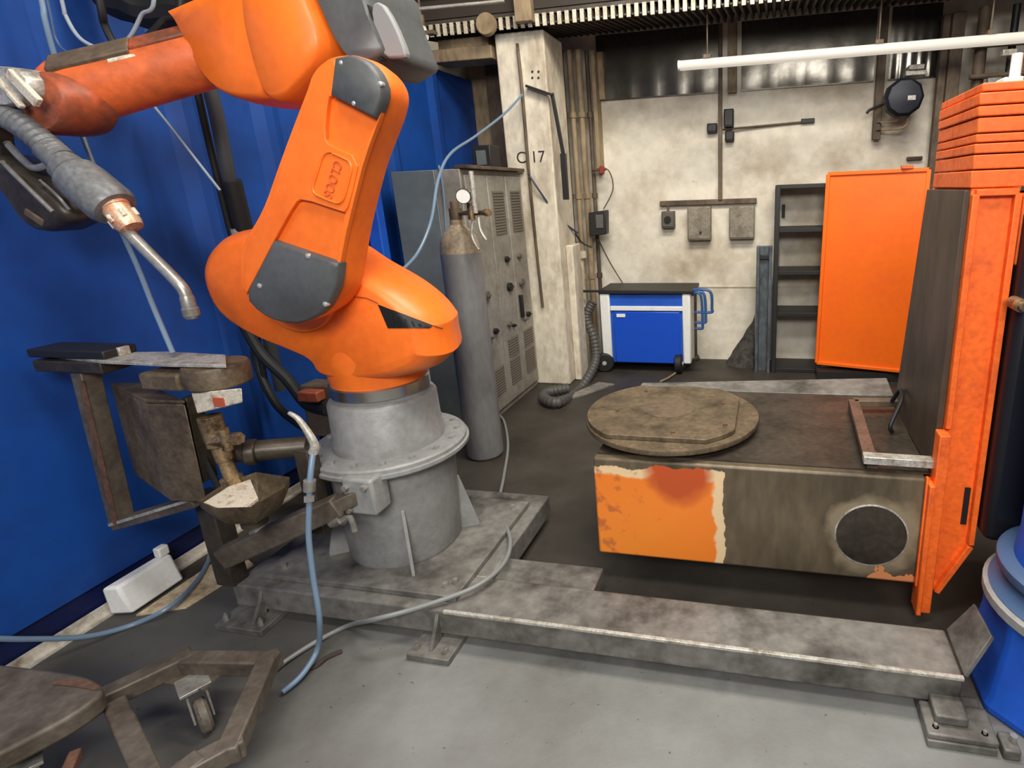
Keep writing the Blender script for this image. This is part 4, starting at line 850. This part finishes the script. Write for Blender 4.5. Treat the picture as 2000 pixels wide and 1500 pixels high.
hose('station_hose', [P(74, -30, Y=1.85) + V((0, .02, 1.5)), P(74, -30, Y=1.85) + V((0, .02, 0.6)), P(74, -30, Y=1.85), P(88, 40, Y=1.84), P(112, 126, Y=1.86), P(150, 235, Y=1.90), P(190, 340, Y=1.86), P(232, 440, Y=1.80), P(268, 520, Y=1.72), P(300, 600, Y=1.66), P(338, 690, Y=1.62)], .0090, TUBE_HOSE, 'blue-gray hose hanging from above behind the wrist down to the cleaning station')
hose('stay_wire', [P(298, 204, Y=2.3), P(330, 244, Y=2.3), P(380, 308, Y=2.3), P(430, 372, Y=2.3)], .006, PALE_WIRE, 'thin pale wire slanting from the forearm to the black conduit', 'wire')
hose('hanging_wire', [P(118, -10, Y=1.95) + V((0, .02, 1.5)), P(118, -10, Y=1.95) + V((0, .02, 0.6)), P(118, -10, Y=1.95), P(128, 30, Y=1.95), P(160, 78, Y=1.95), P(215, 98, Y=1.96), P(252, 74, Y=1.97), P(276, 30, Y=1.98), P(300, -20, Y=1.98), P(300, -20, Y=1.98) + V((0.02, .02, 0.5)), P(300, -20, Y=1.98) + V((0.02, .02, 1.4))], .007, PALE_WIRE, 'pale wire sagging in a loop above the forearm', 'wire', 'sagging wires above the forearm')
hose('hanging_wire', [P(90, -10, Y=2.0) + V((0, .02, 1.5)), P(90, -10, Y=2.0) + V((0, .02, 0.6)), P(90, -10, Y=2.0), P(112, 82, Y=2.0), P(150, 108, Y=2.0), P(200, 112, Y=2.0)], .005, mat('dull_blue_wire', (70, 96, 134), .4), 'dull blue wire hanging behind the pale loop above the forearm', 'wire', 'sagging wires above the forearm')
hose('dress_pack', [P(200, -40, Y=2.2) + V((0, .02, 1.5)), P(200, -40, Y=2.2) + V((0, .02, 0.6)), P(200, -40, Y=2.2), P(260, 10, Y=2.22), P(300, 24, Y=2.24), P(350, 20, Y=2.26), P(400, 30, Y=2.28)], .07, BLACK, 'thick black cable bundle at the top left above the forearm', 'cable')
hose('cable_loop', [P(190, -20, Y=2.0) + V((0, .02, 1.5)), P(190, -20, Y=2.0) + V((0, .02, 0.6)), P(190, -20, Y=2.0), P(205, 50, Y=2.02), P(235, 96, Y=2.04), P(275, 84, Y=2.06), P(320, 40, Y=2.1), P(352, 0, Y=2.12), P(352, 0, Y=2.12) + V((0.02, .02, 0.5)), P(352, 0, Y=2.12) + V((0.02, .02, 1.4))], .014, BLACK, 'black cable loop below the thick bundle at the top left', 'cable')
c = empty('conduit_bundle', 'dark gray conduit bundle strapped together and standing behind the link arm', 'conduit', P(540, 760, Y=2.55))
bm = B(); tube(bm, [P(404, 150, Y=2.34), P(424, 230, Y=2.36), P(446, 340, Y=2.40), P(470, 440, Y=2.50), P(500, 560, Y=2.52), P(530, 680, Y=2.56), P(548, 760, Y=2.6)], .03, 14, 8); obj('conduit', bm, mat('dark_gray_conduit', (64, 66, 70), .5), c)
bm = B(); tube(bm, [P(384, 170, Y=2.34), P(404, 260, Y=2.36), P(428, 360, Y=2.40), P(450, 450, Y=2.44), P(490, 600, Y=2.5), P(520, 760, Y=2.55)], .016, 12, 8); obj('conduit', bm, BLACKMET, c)
bm = B(); cyl(bm, P(452, 352, Y=2.41), P(476, 448, Y=2.46), .042, n=18); obj('strap', bm, BLACKMET, c)
bm = B(); cyl(bm, P(470, 446, Y=2.46), P(474, 462, Y=2.46), .045, n=18); obj('coupling', bm, PALE, c)
c = empty('cable_clutter', 'black cable clutter and boxes in the dark behind the robot base', 'cables', (-2.35, 2.75, 0))
bm = B(); tube(bm, [P(470, 620, Y=2.5), P(510, 690, Y=2.5), P(560, 740, Y=2.5), P(600, 790, Y=2.5), P(640, 800, Y=2.45)], .03, 10); obj('cable', bm, BLACK, c)
bm = B(); tube(bm, [P(500, 610, Y=2.55), P(500, 700, Y=2.55), P(540, 790, Y=2.52), P(600, 840, Y=2.5)], .022, 10); obj('cable', bm, BLACKMET, c)
bm = B(); box(bm, -2.60, -2.12, 2.64, 2.95, 0, .62); obj('junction_housing', bm, BLACKMET, c, bevel=.01)
bm = B(); box(bm, -2.5, -2.15, 2.48, 2.60, .50, .80); obj('terminal_box', bm, GRIME, c, bevel=.008)
bm = B(); q = P(608, 770, Y=2.45); box(bm, q.x - .065, q.x + .06, 2.42, 2.50, q.z - .035, q.z + .02); obj('brown_block', bm, SOOTY, c, bevel=.006)
hose('slack_cable', [P(775, 537, Y=2.5), P(815, 495, Y=2.7), P(842, 430, Y=2.9), P(856, 350, Y=3.2), P(880, 300, Y=3.5), P(930, 265, Y=4.0), P(985, 222, Y=4.5), P(1020, 185, Y=4.80)], .009, TUBE_HOSE, 'slim blue-gray cable slack between the robot shoulder and the numbered pillar', 'cable')
hose('slack_cable', [P(1032, 340, Y=4.82), P(1062, 385, Y=4.86), P(1090, 425, Y=5.0), P(1128, 455, Y=5.3)], .009, mat('dark_blue_cable', (58, 68, 88), .45), 'dark thin cable slanting across the numbered pillar to the red valve', 'cable')
hose('cabinet_cable', [P(856, 322, Y=3.853), P(862, 345, Y=3.853), P(868, 400, Y=3.853), P(872, 470, Y=3.853)], .008, TUBE_HOSE, 'slim blue-gray cable hanging down beside the gas cylinder top', 'cable')

# ---------------------------------------------------------------- white container on the floor by the partition
c = empty('white_container', 'white plastic container on the floor against the blue partition', 'container', (-2.8, 1.72, 0))
a = [P(205, 1190, Z=.02), P(302, 1140, Z=.02)]
bm = B(); x0 = -2.855; hexa(bm, [(x0, 1.575, .0125), (x0 + .10, 1.60, .0125), (x0 + .10, 1.84, .0125), (x0, 1.86, .0125), (x0, 1.575, .15), (x0 + .06, 1.60, .15), (x0 + .06, 1.84, .15), (x0, 1.86, .15)]); obj('tub', bm, WHITE_PAINT, c, bevel=.012)
bm = B(); box(bm, x0 + .01, x0 + .05, 1.80, 1.85, .15, .20); obj('spout', bm, WHITE_PAINT, c, bevel=.008)
bm = B(); hexa(bm, [(-2.74, 1.6, .001), (-2.56, 1.68, .001), (-2.52, 2.0, .001), (-2.74, 2.1, .001), (-2.74, 1.6, .010), (-2.56, 1.68, .010), (-2.52, 2.0, .010), (-2.74, 2.1, .010)]); tag(obj('cardboard_sheet', bm, mat('pale_cardboard', (204, 184, 152), .8, 0, (150, 128, 98), 7, .45, .7)), 'pale dirty cardboard sheet on the floor beside the white container', 'cardboard')

# ---------------------------------------------------------------- positioner: L-shaped swinging arm with turntable
p = empty('positioner', 'orange and bare steel welding positioner with round turntable on its low box arm', 'positioner', (-.05, 2.5, .17))
bm = B(); box(bm, -.735, .612, 2.15, 3.05, .168, .645); ar = obj('box_arm', bm, ARMM, p, bevel=.012, seg=3)
bm = B(); hexa(bm, [(-.735, 3.05, .60), (.66, 3.05, .60), (.66, 3.10, .60), (-.735, 3.10, .60), (-.735, 3.05, .645), (.66, 3.05, .66), (.66, 3.26, .69), (-.735, 3.16, .645)]); obj('rear_lip', bm, BEAMSTEEL, p, bevel=.004)
bm = B(); box(bm, -.725, .6325, 2.19, 3.05, .645, .651); obj('top_plate', bm, DARKSTEEL, p)
ci = P(1701, 1046, Y=2.15)
bm = B(); lathe(bm, (ci.x, 2.152, ci.z), [(.142, -.004), (.142, .004), (.136, .006), (.136, -.002)], 48, V((0, -1, 0))); obj('port_ring', bm, PALE, ar)
bm = B(); lathe(bm, (ci.x, 2.151, ci.z), [(.136, -.004), (.136, .003), (.13, .0045), (.01, .0045)], 48, V((0, -1, 0))); obj('port_cover', bm, DARKSTEEL, ar, label='dark round steel port cover')
tt = None
TX, TY = -.45, 2.55
bm = B(); lathe(bm, (TX, TY, 0), [(.29, .645), (.29, .672), (.27, .675)], 48); obj('slewing_ring', bm, DARKSTEEL, p)
bm = B(); lathe(bm, (TX, TY, 0), [(.395, .675), (.415, .68), (.418, .69), (.415, .702), (.40, .704)], 72); tt = obj('turntable', bm, BROWNSTEEL, p)
def upper():
    bm = B(); pts = []
    for i in range(96):
        a = 2 * math.pi * i / 96; x = .392 * math.cos(a); y = .392 * math.sin(a)
        x = min(x, .335); y = max(y, -.325); y = min(y, .33)
        pts.append(V((TX - .02 + x, TY + y, .704)))
    prism(bm, pts, (0, 0, .022)); return bm
up = obj('fixture_plate', upper(), BROWNSTEEL, tt, bevel=.003)
bm = B(); lathe(bm, (TX - .02, TY + .02, 0), [(.13, .7255), (.13, .728), (.125, .7285), (.01, .7285)], 40); obj('center_cap', bm, GRIME, up)
for x, y in ((-.26, -.05), (.27, -.16), (.24, .10), (-.18, .24), (.05, -.27)):
    bm = B(); cyl(bm, (TX + x, TY + y, .7255), (TX + x, TY + y, .732), .010, n=6); obj('bolt', bm, RUSTY, up, smooth=False)
# upright leg
bm = B(); hexa(bm, [(.633, 2.19, .652), (.66, 2.19, .652), (.66, 2.90, .652), (.633, 2.90, .652), (.640, 2.19, 1.715), (.66, 2.19, 1.715), (.66, 2.69, 1.715), (.640, 2.69, 1.715)]); obj('inner_plate', bm, mat('sooty_brown_plate', (98, 80, 64), .42, .25, (52, 46, 40), 3, .38, .7, fine=.15, stretch=(1, 1, .4)), p, bevel=.003)
bm = B()
T = lambda x, y: P(x, y, Y=2.19)
leg = [T(1897, 372), T(1990, 372), T(1896, 1040), T(1893, 1062), T(1826, 1150), T(1840, 900)]
leg = [V((.66, 2.19, 1.72)), V((.812, 2.19, 1.72)), V((.815, 2.19, .35)), V((.70, 2.19, .115)), V((.66, 2.19, .115))]
prism(bm, leg, (0, .50, 0)); lg = obj('upright', bm, ORANGE_POS, p, bevel=.005)
# flat bars framing the sunken face of the upright
bm = B(); yb = 2.186
for a, b_ in (((.672, 1.705), (.80, 1.705)), ((.671, 1.70), (.671, .85)), ((.80, 1.70), (.803, .36)), ((.803, .352), (.70, .125))):
    bar(bm, (a[0], yb - .01, a[1]), (b_[0], yb - .01, b_[1]), .022, .028, V((0, -1, 0)))
obj('edge_bar', bm, ORANGE_POS, lg, bevel=.003)
bm = B(); q = P(1890, 1000, Y=2.186); box(bm, .762, .782, 2.183, 2.192, .44, .60); obj('slot', bm, BLACK, lg)
bm = B(); box(bm, .612, .632, 2.10, 2.186, .055, .64); box(bm, .632, .672, 2.12, 2.188, .055, .84); box(bm, .606, .614, 2.13, 2.15, .17, .66); fp = obj('mounting_flange', bm, ORANGE_POS, p, bevel=.004)

# stacked cover of plates on top
zz = 1.72; random.seed(3)
st = empty('plate_stack', 'stack of orange steel plates lying on top of the positioner upright', 'plates', (.9, 2.42, 1.72)); bpy.data.objects.remove(st)
hs = [.06, .05, .035, .03, .05, .035, .04, .03]
for i, h_ in enumerate(hs):
    j = random.uniform(-.004, .004)
    bm = B(); box(bm, .655 + j, 1.25, 2.185 + j, 2.66 + j, zz + .001, zz + h_ - .003)
    o = tag(obj('counterweight_plate', bm, ORANGE_POS, bevel=.004), ['lowest orange counterweight plate, resting on the positioner upright', 'second orange counterweight plate up in the stack', 'third orange counterweight plate up in the stack', 'fourth orange counterweight plate up in the stack', 'fourth orange counterweight plate down from the top of the stack', 'third orange counterweight plate down from the top of the stack', 'second orange counterweight plate down from the top of the stack', 'topmost orange counterweight plate of the stack, under the white fitting'][i], 'counterweight', 'orange counterweight plates on the positioner')
    zz += h_
bm = B(); q = P(1972, 152, Y=2.30); box(bm, q.x - .03, q.x + .03, 2.26, 2.34, zz - .002, zz + .02); cyl(bm, (q.x + .015, 2.30, zz + .02), (q.x + .015, 2.30, zz + .095), .017, n=14); tag(obj('lifting_eye', bm, WHITE_PAINT, bevel=.004), 'small white fitting standing on the topmost orange plate', 'fitting')
# open bar frame between upright and arm
bm = B(); A_, B_, C_, D_ = V((.405, 2.19, .70)), V((.425, 2.82, .70)), V((.655, 2.84, .70)), V((.655, 2.185, .70))
bar(bm, A_, B_, .05, .03); fr0 = obj('stop_bar', bm, RUSTY, p, bevel=.003)
bm = B(); bar(bm, A_ + V((-.025, 0, 0)), D_, .05, .032); obj('front_bar', bm, PALE, p, bevel=.003)
bm = B(); bar(bm, B_, C_, .05, .03); obj('back_bar', bm, GRIME, p, bevel=.003)
bm = B(); box(bm, .40, .44, 2.75, 2.82, .645, .70); box(bm, .40, .44, 2.20, 2.26, .645, .70); obj('spacer', bm, GRIME, p)
bm = B(); tube(bm, [(.60, 2.80, .72), (.62, 2.74, .80), (.60, 2.62, .79), (.55, 2.55, .70), (.56, 2.56, .66)], .010, 8); obj('cable', bm, BLACK, p)

# ---------------------------------------------------------------- headstock at the right
h = empty('positioner_headstock', 'blue rounded positioner headstock pedestal at the right end of the base frame', 'headstock', (1.04, 1.86, 0))
HX, HY = 1.075, 1.86
bm = B(); lathe(bm, (HX, HY, 0), [(.35, 0.0), (.35, .03), (.335, .06), (.305, .26), (.305, .33), (.312, .35)], 8, ph=math.pi / 8); obj('pedestal_base', bm, BLUE, h, bevel=.012, angle=20)
bm = B(); lathe(bm, (HX, HY, 0), [(.31, .35), (.315, .355), (.315, .385), (.29, .395)], 48); obj('collar', bm, GRAY_CAST, h, label='gray collar')
bm = B(); lathe(bm, (HX, HY, 0), [(.30, .395), (.27, .42), (.25, .45), (.275, .46), (.285, .475), (.285, .50), (.27, .51)], 48); hf = obj('flange', bm, mat('blue_gray_flange', (66, 92, 128), .45), h)
bm = B(); lathe(bm, (HX, HY, 0), [(.235, .51), (.225, .60), (.225, 1.10), (.235, 1.14), (.235, 1.40), (.20, 1.46)], 48); obj('housing', bm, BLUE, h)
bm = B(); box(bm, .82, 1.30, 2.10, 2.62, .42, 1.66); obj('gear_housing', bm, mat('black_blue_housing', (16, 18, 26), .5), h, bevel=.03)
bm = B(); q = P(1984, 592, Y=2.10); cyl(bm, (q.x, 2.12, q.z), (q.x, 2.05, q.z), .022, n=18); cyl(bm, (q.x, 2.05, q.z), (q.x, 2.03, q.z), .014, n=18); obj('knob', bm, BRASS, h)
bm = B(); box(bm, .815, 1.25, 2.16, 2.64, 1.46, 1.70); obj('top_plate', bm, ORANGE_OLD, h, bevel=.01, label='orange top block')
bm = B(); box(bm, .75, .80, 1.55, 1.62, 0, .04); obj('foot_lug', bm, BEAMSTEEL, h, bevel=.006)
bm = B(); cyl(bm, (.785, 1.585, .04), (.785, 1.585, .065), .012, n=6); obj('anchor_bolt', bm, STEEL, h, smooth=False)

# ---------------------------------------------------------------- trolley in the foreground
t = empty('wheeled_trolley', 'angular brown-gray tubular trolley frame on castors in the lower left foreground', 'trolley', (-1.95, 1.0, 0))
ZC = .20
pts = [P(-40, 1505, Z=ZC), P(98, 1416, Z=ZC), P(356, 1294, Z=ZC), P(524, 1296, Z=ZC), P(452, 1462, Z=ZC), P(372, 1505, Z=ZC), P(300, 1560, Z=ZC)]
for i_, (a, b_) in enumerate(zip(pts, pts[1:])):
    a = a + V((0, 0, .0015 * (i_ % 2))); b_ = b_ + V((0, 0, .0015 * (i_ % 2))); d_ = (b_ - a).normalized() * .033
    bm = B(); bar(bm, a - d_, b_ + d_, .062, .06); obj('frame_tube', bm, CARTSTEEL, t, bevel=.006)
bm = B(); bar(bm, P(226, 1378, Z=ZC), P(300, 1540, Z=ZC), .06, .05); obj('cross_tube', bm, CARTSTEEL, t, bevel=.006)
q = P(372, 1342, Z=.165); qf = P(372, 1418, Z=0)
def castor(x, y):
    ax = V((.5, .85, 0)).normalized(); fw = V((.85, -.5, 0)).normalized(); o = V((x, y, 0)); zz_ = V((0, 0, 1))
    bm = B(); bar(bm, o + zz_ * .171 - fw * .05, o + zz_ * .171 + fw * .05, .09, .012); cyl(bm, (x, y, .148), (x, y, .166), .03, n=18); ca = obj('castor', bm, STEEL, t, bevel=.002)
    for s_ in (-.027, .027):
        c_ = o + ax * s_; e1 = ax * .003
        bm = B(); prism(bm, [c_ - e1 - fw * .035 + zz_ * .15, c_ - e1 + fw * .03 + zz_ * .15, c_ - e1 + fw * .055 + zz_ * .05, c_ - e1 + fw * .025 + zz_ * .05], e1 * 2); obj('fork_cheek', bm, STEEL, ca)
    bm = B(); lathe(bm, o + fw * .04 + zz_ * .062 - ax * .02, [(.02, 0), (.052, .002), (.062, .010), (.062, .030), (.052, .038), (.02, .04)], 28, ax); obj('wheel', bm, RUBBER_WHEEL, ca)
castor(q.x, q.y + .01)
castor(P(60, 1480, Z=.165).x, P(60, 1480, Z=.165).y - .02)
bm = B(); a = P(340, 1310, Z=.175); b_ = P(420, 1318, Z=.175); box(bm, a.x - .02, b_.x + .02, a.y - .05, a.y + .06, .168, .176); obj('castor_plate', bm, CARTSTEEL, t)
bm = B(); bar(bm, P(150, 1470, Z=.19), P(128, 1520, Z=.19), .03, .03); obj('rust_bracket', bm, RUSTY, t, bevel=.004, label='rust red bracket')
# heavy steel plate with a rusty lip lying on the trolley
c = empty('steel_plate', 'thick brown steel plate with a rusty lip lying on the trolley', 'plate', P(40, 1390, Z=.24))
def steel_plate():
    out = chaikin([P(x, y, Z=.30) for x, y in ((-60, 1290), (60, 1302), (170, 1318), (212, 1345), (150, 1392), (60, 1440), (-60, 1500))], 2)
    bore_c = P(138, 1345, Z=.30)
    return out, bore_c
so, bc = steel_plate()
bm = B(); prism(bm, so, (0, 0, -.066)); obj('body', bm, CARTSTEEL, c, bevel=.012, seg=3)
bm = B(); prism(bm, chaikin([P(x, y, Z=.3005) for x, y in ((98, 1338), (118, 1330), (150, 1326), (180, 1332), (200, 1345), (186, 1350), (160, 1344), (128, 1340))], 1), (0, 0, .003)); obj('rust_lip', bm, RUSTY, c, label='rust red curved lip')
bm = B(); a_, b2 = P(606, 1306, Z=.004), P(668, 1272, Z=.004); tube(bm, [a_, P(622, 1298, Z=.006), P(640, 1284, Z=.006), b2], .010, 8); tag(obj('rubber_strip', bm, mat('dark_brown_rubber', (52, 36, 28), .6)), 'short dark brown rubber strip on the gray floor right of the air hose', 'rubber strip')
